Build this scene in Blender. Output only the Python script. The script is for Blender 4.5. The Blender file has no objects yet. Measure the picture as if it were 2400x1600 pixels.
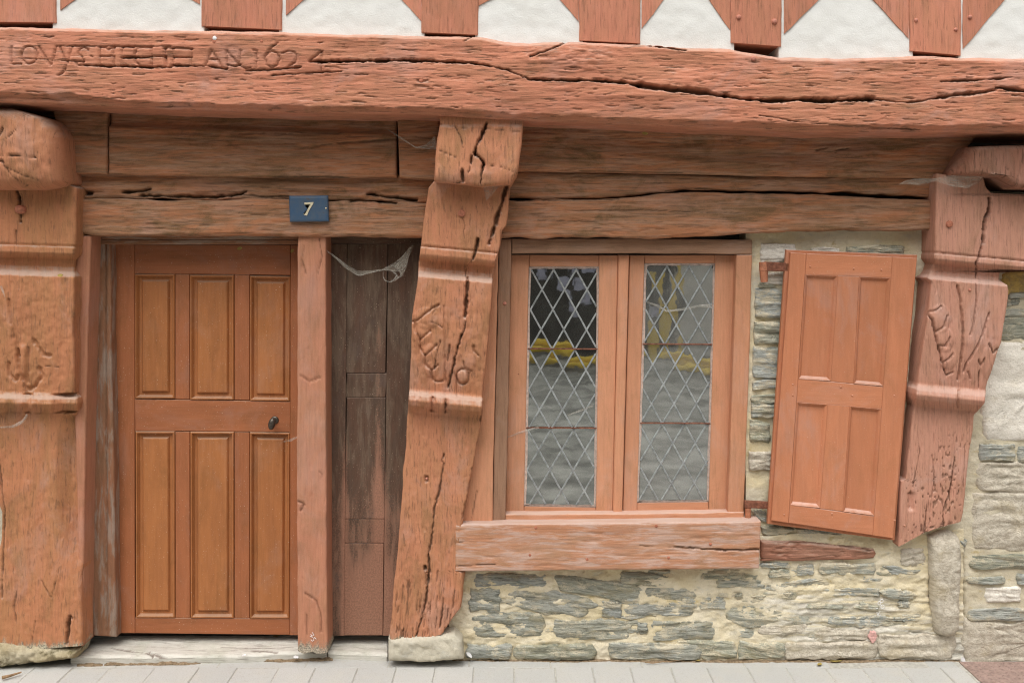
import bpy, math, random
import numpy as np

random.seed(7)
rng = np.random.default_rng(11)
SC = bpy.context.scene
COL = SC.collection

# ------------------------------------------------------------------ camera, sky, sun, exposure
FPX = 2400 * 35 / 36.0
CX, CY, CZ = 0.0, -3.9, 1.646
PITCH = math.radians(5.17)
cam_d = bpy.data.cameras.new('camera')
cam_d.lens = 35.0
cam_d.sensor_width = 36.0
cam_d.clip_start = 0.05
cam_d.clip_end = 500.0
cam = bpy.data.objects.new('camera', cam_d)
cam.location = (CX, CY, CZ)
cam.rotation_euler = (math.radians(90) - PITCH, 0, 0)
COL.objects.link(cam)
SC.camera = cam

world = bpy.data.worlds.new('World')
SC.world = world
world.use_nodes = True
wt = world.node_tree
wt.nodes.clear()
sky = wt.nodes.new('ShaderNodeTexSky')
sky.sky_type = 'NISHITA'
sky.sun_disc = False
SUN_EL, SUN_AZ = math.radians(62), math.radians(195)
sky.sun_elevation = SUN_EL
sky.sun_rotation = SUN_AZ
sky.air_density = 1.0
sky.dust_density = 6.0
sky.ozone_density = 1.0
hs = wt.nodes.new('ShaderNodeHueSaturation')
hs.inputs['Saturation'].default_value = 0.12
bg = wt.nodes.new('ShaderNodeBackground')
bg.inputs['Strength'].default_value = 0.15
wo = wt.nodes.new('ShaderNodeOutputWorld')
wt.links.new(sky.outputs[0], hs.inputs['Color'])
wt.links.new(hs.outputs[0], bg.inputs['Color'])
wt.links.new(bg.outputs[0], wo.inputs[0])

sun_d = bpy.data.lights.new('sun', 'SUN')
sun_d.energy = 1.15
sun_d.angle = math.radians(70)
sun_d.color = (1.0, 0.985, 0.965)
sun = bpy.data.objects.new('sun', sun_d)
# sun_rotation is a compass turn from +Y; the lamp shines from the same side
sdir = np.array([math.sin(SUN_AZ) * math.cos(SUN_EL), math.cos(SUN_AZ) * math.cos(SUN_EL), math.sin(SUN_EL)])
from mathutils import Vector
sun.rotation_euler = Vector(sdir).to_track_quat('Z', 'Y').to_euler()
sun.location = (0, -6, 8)
COL.objects.link(sun)

SC.view_settings.view_transform = 'Standard'
SC.view_settings.look = 'None'
SC.view_settings.gamma = 1.0
SC.view_settings.use_curve_mapping = False
SC.view_settings.exposure = 0.40
SC.cycles.use_denoising = True
SC.cycles.denoiser = 'OPENIMAGEDENOISE'
SC.cycles.denoising_input_passes = 'RGB_ALBEDO_NORMAL'
SC.cycles.denoising_prefilter = 'NONE'
SC.cycles.filter_width = 1.15
SC.cycles.max_bounces = 6
SC.cycles.diffuse_bounces = 3

# ------------------------------------------------------------------ numeric helpers
def A_(v): return np.asarray(v, dtype=np.float64)

SP, CP = math.sin(PITCH), math.cos(PITCH)
def P(px, py, y):
    """Point of the place that stands at depth y behind photograph pixel (px, py)."""
    px, py = np.broadcast_arrays(A_(px), A_(py))
    u = (px - 1200.0) / FPX; v = (800.0 - py) / FPX
    dy = CP + v * SP; dz = -SP + v * CP
    t = (y - CY) / dy
    return np.stack([CX + u * t, np.broadcast_to(A_(y), t.shape) + 0 * t, CZ + dz * t], -1)

def PZ(px, py, z):
    px, py = np.broadcast_arrays(A_(px), A_(py))
    u = (px - 1200.0) / FPX; v = (800.0 - py) / FPX
    dy = CP + v * SP; dz = -SP + v * CP
    t = (z - CZ) / dz
    return np.stack([CX + u * t, CY + dy * t, np.broadcast_to(A_(z), t.shape) + 0 * t], -1)

def _h(ix, iy, seed):
    h = (ix.astype(np.int64) * 374761393 + iy.astype(np.int64) * 668265263 + seed * 1274126177) & 0xffffffff
    h = ((h ^ (h >> 13)) * 1274126177) & 0xffffffff
    h = (h ^ (h >> 16)) & 0xffffffff
    return h / 2147483647.5 - 1.0

def vn(x, y, seed=0):
    x, y = np.broadcast_arrays(A_(x), A_(y))
    ix = np.floor(x); iy = np.floor(y)
    fx = x - ix; fy = y - iy
    fx = fx * fx * (3 - 2 * fx); fy = fy * fy * (3 - 2 * fy)
    a = _h(ix, iy, seed); b = _h(ix + 1, iy, seed); c = _h(ix, iy + 1, seed); d = _h(ix + 1, iy + 1, seed)
    return (a + (b - a) * fx) * (1 - fy) + (c + (d - c) * fx) * fy

def fbm(x, y, seed=0, octv=4, gain=0.5):
    s = 0; a = 1; n = 0
    for k in range(octv):
        s = s + a * vn(x * 2 ** k + 13.7 * k, y * 2 ** k - 7.3 * k, seed + k); n += a; a *= gain
    return s / n

def sstep(a, b, x):
    t = np.clip((x - a) / (b - a), 0, 1)
    return t * t * (3 - 2 * t)

def dist_poly(PX, PY, pts, reach):
    """Distance in pixels to a polyline, large where farther than reach; also the run along it (0..1)."""
    pts = A_(pts)
    D = np.full(PX.shape, 1e6)
    x0, y0 = pts.min(0) - reach; x1, y1 = pts.max(0) + reach
    m = (PX > x0) & (PX < x1) & (PY > y0) & (PY < y1)
    if not m.any(): return D
    qx = PX[m]; qy = PY[m]
    best = np.full(qx.shape, 1e6)
    for (ax, ay), (bx, by) in zip(pts[:-1], pts[1:]):
        dx, dy = bx - ax, by - ay
        L = dx * dx + dy * dy + 1e-9
        t = np.clip(((qx - ax) * dx + (qy - ay) * dy) / L, 0, 1)
        best = np.minimum(best, np.hypot(qx - ax - t * dx, qy - ay - t * dy))
    D[m] = best
    return D

# ------------------------------------------------------------------ objects
ORIG = {}
def mesh_obj(name, V, quads, mat, parent=None, tris=None, uv=None, attrs=None, smooth=True, flat_from=None):
    """One mesh object from world-space vertices; its origin is moved to the middle of its foot."""
    V = A_(V).reshape(-1, 3)
    org = np.array([(V[:, 0].min() + V[:, 0].max()) / 2, (V[:, 1].min() + V[:, 1].max()) / 2, V[:, 2].min()])
    me = bpy.data.meshes.new(name)
    quads = np.asarray(quads, dtype=np.int32).reshape(-1, 4)
    tris = np.zeros((0, 3), np.int32) if tris is None else np.asarray(tris, dtype=np.int32).reshape(-1, 3)
    nq, ntr = len(quads), len(tris)
    loops = np.concatenate([quads.ravel(), tris.ravel()])
    me.vertices.add(len(V)); me.vertices.foreach_set('co', (V - org).astype(np.float32).ravel())
    me.loops.add(len(loops)); me.loops.foreach_set('vertex_index', loops)
    me.polygons.add(nq + ntr)
    starts = np.concatenate([np.arange(nq) * 4, nq * 4 + np.arange(ntr) * 3]).astype(np.int32)
    me.polygons.foreach_set('loop_start', starts)
    sm = np.full(nq + ntr, bool(smooth))
    if flat_from is not None: sm[flat_from:nq] = False
    me.polygons.foreach_set('use_smooth', sm)
    if uv is not None:
        ul = me.uv_layers.new(name='UVMap')
        ul.data.foreach_set('uv', A_(uv).reshape(-1, 2)[loops].astype(np.float32).ravel())
    for k, a in (attrs or {}).items():
        at = me.attributes.new(k, 'FLOAT', 'POINT')
        at.data.foreach_set('value', A_(a).astype(np.float32).ravel())
    me.update(calc_edges=True)
    me.validate()
    if mat is not None: me.materials.append(mat)
    o = bpy.data.objects.new(name, me)
    COL.objects.link(o)
    place(o, org, parent)
    return o

def place(o, org, parent):
    ORIG[o.name] = A_(org)
    if parent is not None:
        o.parent = parent
        o.location = A_(org) - ORIG[parent.name]
    else:
        o.location = org

def empty(name, org, label, cat, group=None, kind=None):
    o = bpy.data.objects.new(name, None)
    COL.objects.link(o)
    o.empty_display_size = 0.1
    place(o, org, None)
    return tag(o, label, cat, group, kind)

def tag(o, label=None, cat=None, group=None, kind=None):
    if label: o['label'] = label
    if cat: o['category'] = cat
    if group: o['group'] = group
    if kind: o['kind'] = kind
    return o

def poly_fn(pts):
    p = A_(pts); return lambda x: np.interp(x, p[:, 0], p[:, 1])

def field(name, a, b, axis, m0, m1, y, back, mat, parent=None, step=(4.0, 2.6), rnd=8, rdep=None, ends=False,
          relief=None, cracks=(), grain=0.0015, glen=70, gwid=4.5, wob=1.5, seed=1, plane='y', yfn=None, stain_shade=None,
          pits=0.0, rough=0.0, pitmask=None):
    """A weathered solid whose face is a fine sheet between two edge lines.
    axis 'h': a is the upper and b the lower edge as (x, y) points, m0/m1 the x of the two ends (number or points over 0..1 across);
    axis 'v': a is the left and b the right edge as (y, x) points, m0/m1 the y of the top and foot.
    y = depth of the face, back = depth it reaches back to. relief(PX, PY) adds depth towards the street."""
    fa, fb = poly_fn(a), poly_fn(b)
    e0 = poly_fn(m0) if np.ndim(m0) else (lambda t, m=m0: 0 * t + m)
    e1 = poly_fn(m1) if np.ndim(m1) else (lambda t, m=m1: 0 * t + m)
    L = abs(np.mean(e1(np.linspace(0, 1, 9))) - np.mean(e0(np.linspace(0, 1, 9))))
    mm = np.linspace(e0(np.array([.5]))[0], e1(np.array([.5]))[0], 20)
    Wd = np.max(np.abs(fb(mm) - fa(mm)))
    ns = max(4, int(L / step[0])); nt = max(4, int(Wd / step[1]))
    s = np.linspace(0, 1, ns + 1)
    t = np.linspace(0, 1, nt + 1)
    ex = np.array([.0, .8, 2.2]) / Wd
    t = np.unique(np.concatenate([t, ex, 1 - ex]))
    if ends:
        ex = np.array([.0, .8, 2.2]) / L
        s = np.unique(np.concatenate([s, ex, 1 - ex]))
    S, T = np.meshgrid(s, t, indexing='ij')
    M0, M1 = e0(T), e1(T)
    M = M0 + (M1 - M0) * S
    fa_, fb_ = fa(M), fb(M)
    fa_ = fa_ + wob * fbm(M / 55, 3.3 + seed, seed + 50, 3)
    fb_ = fb_ + wob * fbm(M / 55, 9.3 + seed, seed + 60, 3)
    C = fa_ + (fb_ - fa_) * T
    if axis == 'h': PX, PY = M, C
    else: PX, PY = C, M
    D = np.zeros_like(M)
    crack = np.zeros_like(M)
    if relief is not None: D = D + relief(PX, PY)
    jx = 1.6 * fbm(PX / 7, PY / 7, seed + 5, 2); jy = 1.6 * fbm(PX / 7, PY / 7, seed + 8, 2)
    cw = np.clip(.78 + .75 * fbm(PX / 30, PY / 30, seed + 91, 3, .6), .12, 1.15) if len(cracks) else None
    for c in cracks:
        pts, w, dep = c[0], c[1], c[2]
        bare = c[3] if len(c) > 3 else 1.0
        d = dist_poly(PX + jx * min(1.4, w / 2.6), PY + jy * min(1.4, w / 2.6), pts, w * 3 + 6)
        cw_ = cw if bare >= .5 else .95
        we = w * cw_
        D = D - dep * np.clip(1.2 - d / we, 0, 1) * np.clip(cw_ * 1.1, .2, 1)
        crack = np.maximum(crack, bare * sstep(1.1, 0.4, d / we) * np.clip(cw_ * 1.3, 0, 1))
    if grain:
        g = fbm(M / glen, C / gwid, seed, 4, .6)
        D = D + grain * g - grain * 2.2 * sstep(.35, .6, fbm(M / (glen * .55), C / (gwid * 1.1), seed + 21, 3))
    if rough:
        D = D + rough * fbm(PX / 16, PY / 16, seed + 31, 4, .6)
    if pits:
        pv = vn(PX / 4.2, PY / 6.5, seed + 77) * .7 + vn(PX / 60, PY / 80, seed + 78) * .35
        pm = sstep(.50, .64, pv) * (1 if pitmask is None else pitmask(PX, PY))
        D = D - pits * pm
        crack = np.maximum(crack, .7 * pm)
    ed = np.minimum(np.abs(C - fa_), np.abs(fb_ - C))
    if ends: ed = np.minimum(ed, np.minimum(np.abs(M - M0), np.abs(M1 - M)))
    q = np.clip(1 - ed / rnd, 0, 1)
    D = D - (rdep if rdep is not None else rnd * .0016) * (1 - np.sqrt(1 - q * q))
    if plane == 'y':
        base = y if yfn is None else yfn(PX, PY)
        V = P(PX, PY, base)
        V[..., 1] -= D
        bk = lambda R: np.stack([R[:, 0], np.full(len(R), back), R[:, 2]], -1)
        k = .00167 * (np.mean(base) + 3.9) / 3.9
    else:
        V = PZ(PX, PY, y)
        V[..., 2] += D
        bk = lambda R: np.stack([R[:, 0], R[:, 1], np.full(len(R), back)], -1)
        k = .00167
    n0, n1 = V.shape[:2]
    idx = np.arange(n0 * n1).reshape(n0, n1)
    q0 = np.stack([idx[:-1, :-1], idx[1:, :-1], idx[1:, 1:], idx[:-1, 1:]], -1).reshape(-1, 4)
    if axis == 'h': q0 = q0[:, ::-1]
    ring = np.concatenate([idx[:, 0], idx[-1, 1:], idx[::-1, -1][1:], idx[0, ::-1][1:-1]])
    VV = V.reshape(-1, 3)
    R = VV[ring]
    Rb = bk(R)
    n = len(ring); o0 = len(VV)
    mid = R * .5 + Rb * .5
    i = np.arange(n); j = (i + 1) % n
    w1 = np.stack([o0 + i, o0 + j, o0 + n + j, o0 + n + i], -1)
    if axis == 'h': w1 = w1[:, ::-1]
    w1 = w1[:, ::-1]
    uv = np.stack([C * k, M * k], -1).reshape(-1, 2)
    ruv = uv[ring].copy()
    ruvb = ruv + np.abs(Rb - R).sum(-1)[:, None] * np.array([[1.0, 0.0]])
    allv = np.concatenate([VV, R, Rb])
    alluv = np.concatenate([uv, ruv, ruvb])
    cr = np.concatenate([crack.ravel(), crack.ravel()[ring] * .0, np.zeros(n)])
    at = {'crack': cr}
    if stain_shade is not None:
        sv = stain_shade(PX, PY).ravel()
        at['stain_shade'] = np.concatenate([sv, sv[ring], sv[ring]])
    return mesh_obj(name, allv, np.concatenate([q0, w1]), mat, parent, uv=alluv, attrs=at)

def lerpq(q, u, v):
    """Point inside a pixel quad TL, TR, BR, BL."""
    q = A_(q); u = A_(u)[..., None]; v = A_(v)[..., None]
    return (q[0] * (1 - u) + q[1] * u) * (1 - v) + (q[3] * (1 - u) + q[2] * u) * v

def subq(q, u0, u1, v0, v1):
    return lerpq(q, [u0, u1, u1, u0], [v0, v0, v1, v1])

def inset_quad(q, d):
    q = A_(q)
    w = (np.linalg.norm(q[1] - q[0]) + np.linalg.norm(q[2] - q[3])) / 2
    h = (np.linalg.norm(q[3] - q[0]) + np.linalg.norm(q[2] - q[1])) / 2
    dx, dy = (d, d) if np.isscalar(d) else d
    u, v = dx / w, dy / h
    return lerpq(q, [u, 1 - u, 1 - u, u], [v, v, 1 - v, 1 - v])

def plate(name, q, y, back, mat, parent=None, rings=((0, -.0022), (1.3, 0)), along='v', bow=0.0, ytilt=None):
    """A board: nested rings over a pixel quad, each (inset in pixels, depth towards the street), then sides to back."""
    V = []; uv = []
    q = A_(q)
    k = .00167 * (y + 3.9) / 3.9
    def yy(r): return y if ytilt is None else y + ytilt(r)
    for ins, dep in rings:
        r = inset_quad(q, ins)
        p = P(r[:, 0], r[:, 1], yy(r)); p[:, 1] -= dep
        V.append(p); uv.append(r[:, ::1] * k if along == 'v' else r[:, ::-1] * k)
    pb = V[0].copy(); pb[:, 1] = back
    faces = []
    n = len(rings)
    for a in range(n - 1):
        for i in range(4):
            j = (i + 1) % 4
            faces.append([a * 4 + i, (a + 1) * 4 + i, (a + 1) * 4 + j, a * 4 + j])
    l = (n - 1) * 4
    faces.append([l, l + 3, l + 2, l + 1])
    # sides as their own vertices
    V2 = np.concatenate(V + [V[0], pb]); U2 = np.concatenate(uv + [uv[0], uv[0] + .06])
    o0 = n * 4
    for i in range(4):
        j = (i + 1) % 4
        faces.append([o0 + i, o0 + j, o0 + 4 + j, o0 + 4 + i])
    return mesh_obj(name, V2, faces, mat, parent, uv=U2, smooth=False)

def prism(name, poly, y, back, mat, parent=None, bevel=0.0, tilt=(0, 0)):
    """A flat piece with a polygon outline in pixels."""
    poly = A_(poly); n = len(poly)
    p = P(poly[:, 0], poly[:, 1], y)
    c = p.mean(0)
    dy = (p[:, 0] - c[0]) * tilt[0] + (p[:, 2] - c[2]) * tilt[1]
    p[:, 1] += dy
    pb = p.copy(); pb[:, 1] += back - y
    V = np.concatenate([p, pb, [c], [c + [0, back - y, 0]]])
    tr = []; qd = []
    area = np.sum(poly[:, 0] * np.roll(poly[:, 1], -1) - np.roll(poly[:, 0], -1) * poly[:, 1])
    for i in range(n):
        j = (i + 1) % n
        if area < 0: i_, j_ = j, i
        else: i_, j_ = i, j
        tr.append([2 * n, j_, i_]); tr.append([2 * n + 1, n + i_, n + j_])
        qd.append([i_, j_, n + j_, n + i_])
    uv = np.concatenate([poly, poly, [poly.mean(0)] * 2]) * .00167
    return mesh_obj(name, V, qd, mat, parent, tris=tr, uv=uv, smooth=False)

def stone(name, poly, y, proud, mat, parent, seed=0, n=36, sink=.03, strata=.006, tilt=0.0, rag=4.0, flat=7.0, grow=1.07):
    """A rubble stone bedded in mortar: rings from its heart to a ragged rim that sinks into the bed."""
    poly = A_(poly)
    c = poly.mean(0)
    poly = c + (poly - c) * A_([1 + (grow - 1) * .5, grow])
    pp = np.concatenate([poly, poly[:1]])
    seg = np.linalg.norm(np.diff(pp, axis=0), axis=1)
    cum = np.concatenate([[0], np.cumsum(seg)]) / seg.sum()
    tt = np.linspace(0, 1, n, endpoint=False)
    bx = np.interp(tt, cum, pp[:, 0]); by = np.interp(tt, cum, pp[:, 1])
    nr = fbm(np.cos(tt * 6.2832) * 2.6 + seed, np.sin(tt * 6.2832) * 2.6 + seed * 1.7, seed + 3, 4, .7)
    d = np.stack([bx - c[0], by - c[1]], -1)
    ln = np.linalg.norm(d, axis=1, keepdims=True) + 1e-6
    bnd = np.stack([bx, by], -1) + d / ln * (rag * nr)[:, None]
    rr = np.array([.12, .25, .38, .5, .61, .71, .80, .88, .95, 1.0, 1.0])
    PXY = c + (bnd - c)[None] * rr[:, None, None]
    ca, sa = math.cos(tilt), math.sin(tilt)
    X = PXY[..., 0]; Y = PXY[..., 1]
    al = X * ca + Y * sa; ac = -X * sa + Y * ca
    D = proud * (1 - rr ** flat)[:, None] + strata * fbm(al / 60, ac / 5.5, seed, 4, .6) + strata * .7 * fbm(X / 30, Y / 22, seed + 9, 3)
    # slate steps: plates that break off along the layers
    st = fbm(al / 90, ac / 13, seed + 40, 2)
    D = D + strata * 1.3 * np.floor(st * 4) / 4
    D[-2] -= proud * .6
    D[-1] = -sink
    V = P(X, Y, y); V[..., 1] -= D
    hc = P(c[0], c[1], y).reshape(3); hc[1] -= D[0].mean()
    V = np.concatenate([V.reshape(-1, 3), [hc]])
    m = len(rr)
    idx = np.arange(m * n).reshape(m, n)
    q = np.stack([idx[:-1], idx[1:], np.roll(idx[1:], -1, 1), np.roll(idx[:-1], -1, 1)], -1).reshape(-1, 4)
    tr = np.stack([np.full(n, m * n), idx[0], np.roll(idx[0], -1)], -1)
    area = np.sum(poly[:, 0] * np.roll(poly[:, 1], -1) - np.roll(poly[:, 0], -1) * poly[:, 1])
    if area > 0: q = q[:, ::-1]; tr = tr[:, ::-1]
    q = q[:, ::-1]; tr = tr[:, ::-1]
    if True:
        q = q[:, ::-1]; tr = tr[:, ::-1]
    uv = np.concatenate([np.stack([ac, al], -1).reshape(-1, 2), [[c[1], c[0]]]]) * .00167
    return mesh_obj(name, V, q, mat, parent, tris=tr, uv=uv)

def dome(name, px, py, y, r, h, mat, parent=None, flat=.0, n=10, sx=1.0, sy=1.0):
    """A low round head (nail, peg, bolt) of radius r metres standing h proud of depth y."""
    c = P(px, py, y).reshape(3)
    V = []
    rings = [(1.0, -.3), (1.0, .25 + flat * .5), (.8, .7 + flat * .3), (.45, .95)]
    for f, d in rings:
        for i in range(n):
            a = 2 * math.pi * i / n
            V.append([c[0] + r * f * sx * math.cos(a), c[1] - h * d, c[2] + r * f * sy * math.sin(a)])
    V.append([c[0], c[1] - h, c[2]])
    q = []; tr = []
    for k in range(len(rings) - 1):
        for i in range(n):
            j = (i + 1) % n
            q.append([k * n + i, k * n + j, (k + 1) * n + j, (k + 1) * n + i])
    k = (len(rings) - 1) * n
    for i in range(n): tr.append([k + i, k + (i + 1) % n, len(V) - 1])
    uv = np.array(V)[:, [0, 2]]
    return mesh_obj(name, V, q, mat, parent, tris=tr, uv=uv)

def tube(name, pts, r, mat, parent=None, n=8, sq=1.0, cap=True):
    """A rod through world points; r a number or one radius per point; sq flattens it towards the wall."""
    pts = A_(pts); m = len(pts)
    r = np.broadcast_to(A_(r), (m,))
    V = []; up = None
    for i in range(m):
        t = pts[min(i + 1, m - 1)] - pts[max(i - 1, 0)]; t = t / (np.linalg.norm(t) + 1e-9)
        ref = np.array([0, 1.0, 0]) if abs(t[1]) < .9 else np.array([0, 0, 1.0])
        a = np.cross(t, ref); a /= np.linalg.norm(a); b = np.cross(a, t)
        for k in range(n):
            w = 2 * math.pi * (k + .5) / n
            V.append(pts[i] + r[i] * (a * math.cos(w) + b * math.sin(w) * sq))
    q = []
    for i in range(m - 1):
        for k in range(n):
            j = (k + 1) % n
            q.append([i * n + k, i * n + j, (i + 1) * n + j, (i + 1) * n + k])
    tr = []
    if cap:
        o0 = len(V)
        V.extend([V[k] for k in range(n)]); V.extend([V[(m - 1) * n + k] for k in range(n)])
        V.append(pts[0]); V.append(pts[-1])
        for k in range(n):
            j = (k + 1) % n
            tr.append([len(V) - 2, o0 + j, o0 + k]); tr.append([len(V) - 1, o0 + n + k, o0 + n + j])
    V = A_(V)
    return mesh_obj(name, V, q, mat, parent, tris=tr, uv=V[:, [0, 2]])

def box(name, lo, hi, mat, parent=None, bev=0.0):
    lo, hi = A_(lo), A_(hi)
    V = []; 
    xs = [lo[0], hi[0]]; ys = [lo[1], hi[1]]; zs = [lo[2], hi[2]]
    F = []
    def face(a, b, c, d):
        o = len(V); V.extend([a, b, c, d]); F.append([o, o + 1, o + 2, o + 3])
    x0, x1 = xs; y0, y1 = ys; z0, z1 = zs
    if bev <= 0:
        face((x0, y0, z0), (x1, y0, z0), (x1, y0, z1), (x0, y0, z1))
        face((x1, y1, z0), (x0, y1, z0), (x0, y1, z1), (x1, y1, z1))
        face((x0, y1, z0), (x0, y0, z0), (x0, y0, z1), (x0, y1, z1))
        face((x1, y0, z0), (x1, y1, z0), (x1, y1, z1), (x1, y0, z1))
        face((x0, y0, z1), (x1, y0, z1), (x1, y1, z1), (x0, y1, z1))
        face((x0, y1, z0), (x1, y1, z0), (x1, y0, z0), (x0, y0, z0))
    else:
        # top bevelled slab
        b = bev
        t = [(x0 + b, y0 + b, z1), (x1 - b, y0 + b, z1), (x1 - b, y1 - b, z1), (x0 + b, y1 - b, z1)]
        m = [(x0, y0, z1 - b), (x1, y0, z1 - b), (x1, y1, z1 - b), (x0, y1, z1 - b)]
        d = [(x0, y0, z0), (x1, y0, z0), (x1, y1, z0), (x0, y1, z0)]
        face(*t)
        for i in range(4):
            j = (i + 1) % 4
            face(m[i], m[j], t[j], t[i]); face(d[i], d[j], m[j], m[i])
    V = A_(V)
    return mesh_obj(name, V, F, mat, parent, uv=V[:, [0, 1]] + V[:, [2, 2]] * .7, smooth=False)

# ------------------------------------------------------------------ materials
class NT:
    def __init__(self, name):
        m = bpy.data.materials.new(name)
        m.use_nodes = True
        self.m = m; self.t = m.node_tree
        self.t.nodes.clear()
        self.out = self.t.nodes.new('ShaderNodeOutputMaterial')
    def n(self, typ, ins=None, **props):
        nd = self.t.nodes.new(typ)
        for k, v in props.items(): setattr(nd, k, v)
        for k, v in (ins or {}).items():
            s = nd.inputs[k]
            if isinstance(v, bpy.types.NodeSocket): self.t.links.new(v, s)
            else: s.default_value = v
        return nd
    def math(self, op, a, b=0.0, clamp=False):
        return self.n('ShaderNodeMath', {0: a, 1: b}, operation=op, use_clamp=clamp).outputs[0]
    def mix(self, f, a, b, blend='MIX'):
        nd = self.n('ShaderNodeMix', data_type='RGBA', blend_type=blend)
        for i, v in ((0, f), (6, a), (7, b)):
            if isinstance(v, bpy.types.NodeSocket): self.t.links.new(v, nd.inputs[i])
            else: nd.inputs[i].default_value = (v + (1,) if isinstance(v, tuple) and len(v) == 3 else v)
        return nd.outputs[2]
    def ramp(self, x, a, b, lo=0.0, hi=1.0):
        return self.n('ShaderNodeMapRange', {0: x, 1: a, 2: b, 3: lo, 4: hi}, interpolation_type='SMOOTHSTEP').outputs[0]
    def noise(self, vec, scale=1.0, detail=5.0, rough=.6, dist=0.0):
        return self.n('ShaderNodeTexNoise', {'Vector': vec, 'Scale': scale, 'Detail': detail, 'Roughness': rough, 'Distortion': dist}).outputs[0]
    def vmul(self, v, s):
        return self.n('ShaderNodeVectorMath', {0: v, 1: s}, operation='MULTIPLY').outputs[0]
    def vadd(self, v, s):
        return self.n('ShaderNodeVectorMath', {0: v, 1: s}, operation='ADD').outputs[0]
    def uv(self):
        u = self.n('ShaderNodeUVMap', uv_map='UVMap').outputs[0]
        r = self.n('ShaderNodeObjectInfo').outputs['Random']
        c = self.n('ShaderNodeCombineXYZ', {0: self.math('MULTIPLY', r, 31.7), 1: self.math('MULTIPLY', r, 57.1), 2: 0.0}).outputs[0]
        return self.vadd(u, c)
    def attr(self, k):
        return self.n('ShaderNodeAttribute', attribute_name=k).outputs['Fac']
    def up(self):
        g = self.n('ShaderNodeNewGeometry').outputs['Normal']
        return self.n('ShaderNodeSeparateXYZ', {0: g}).outputs[2]
    def finish(self, color, rough=.85, bump=None, dist=.004, strength=.7, spec=.25):
        b = self.n('ShaderNodeBsdfPrincipled', {'Base Color': color, 'Roughness': rough, 'Specular IOR Level': spec})
        if bump is not None:
            bn = self.n('ShaderNodeBump', {'Height': bump, 'Distance': dist, 'Strength': strength})
            self.t.links.new(bn.outputs[0], b.inputs['Normal'])
        self.t.links.new(b.outputs[0], self.out.inputs[0])
        return self.m

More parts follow.
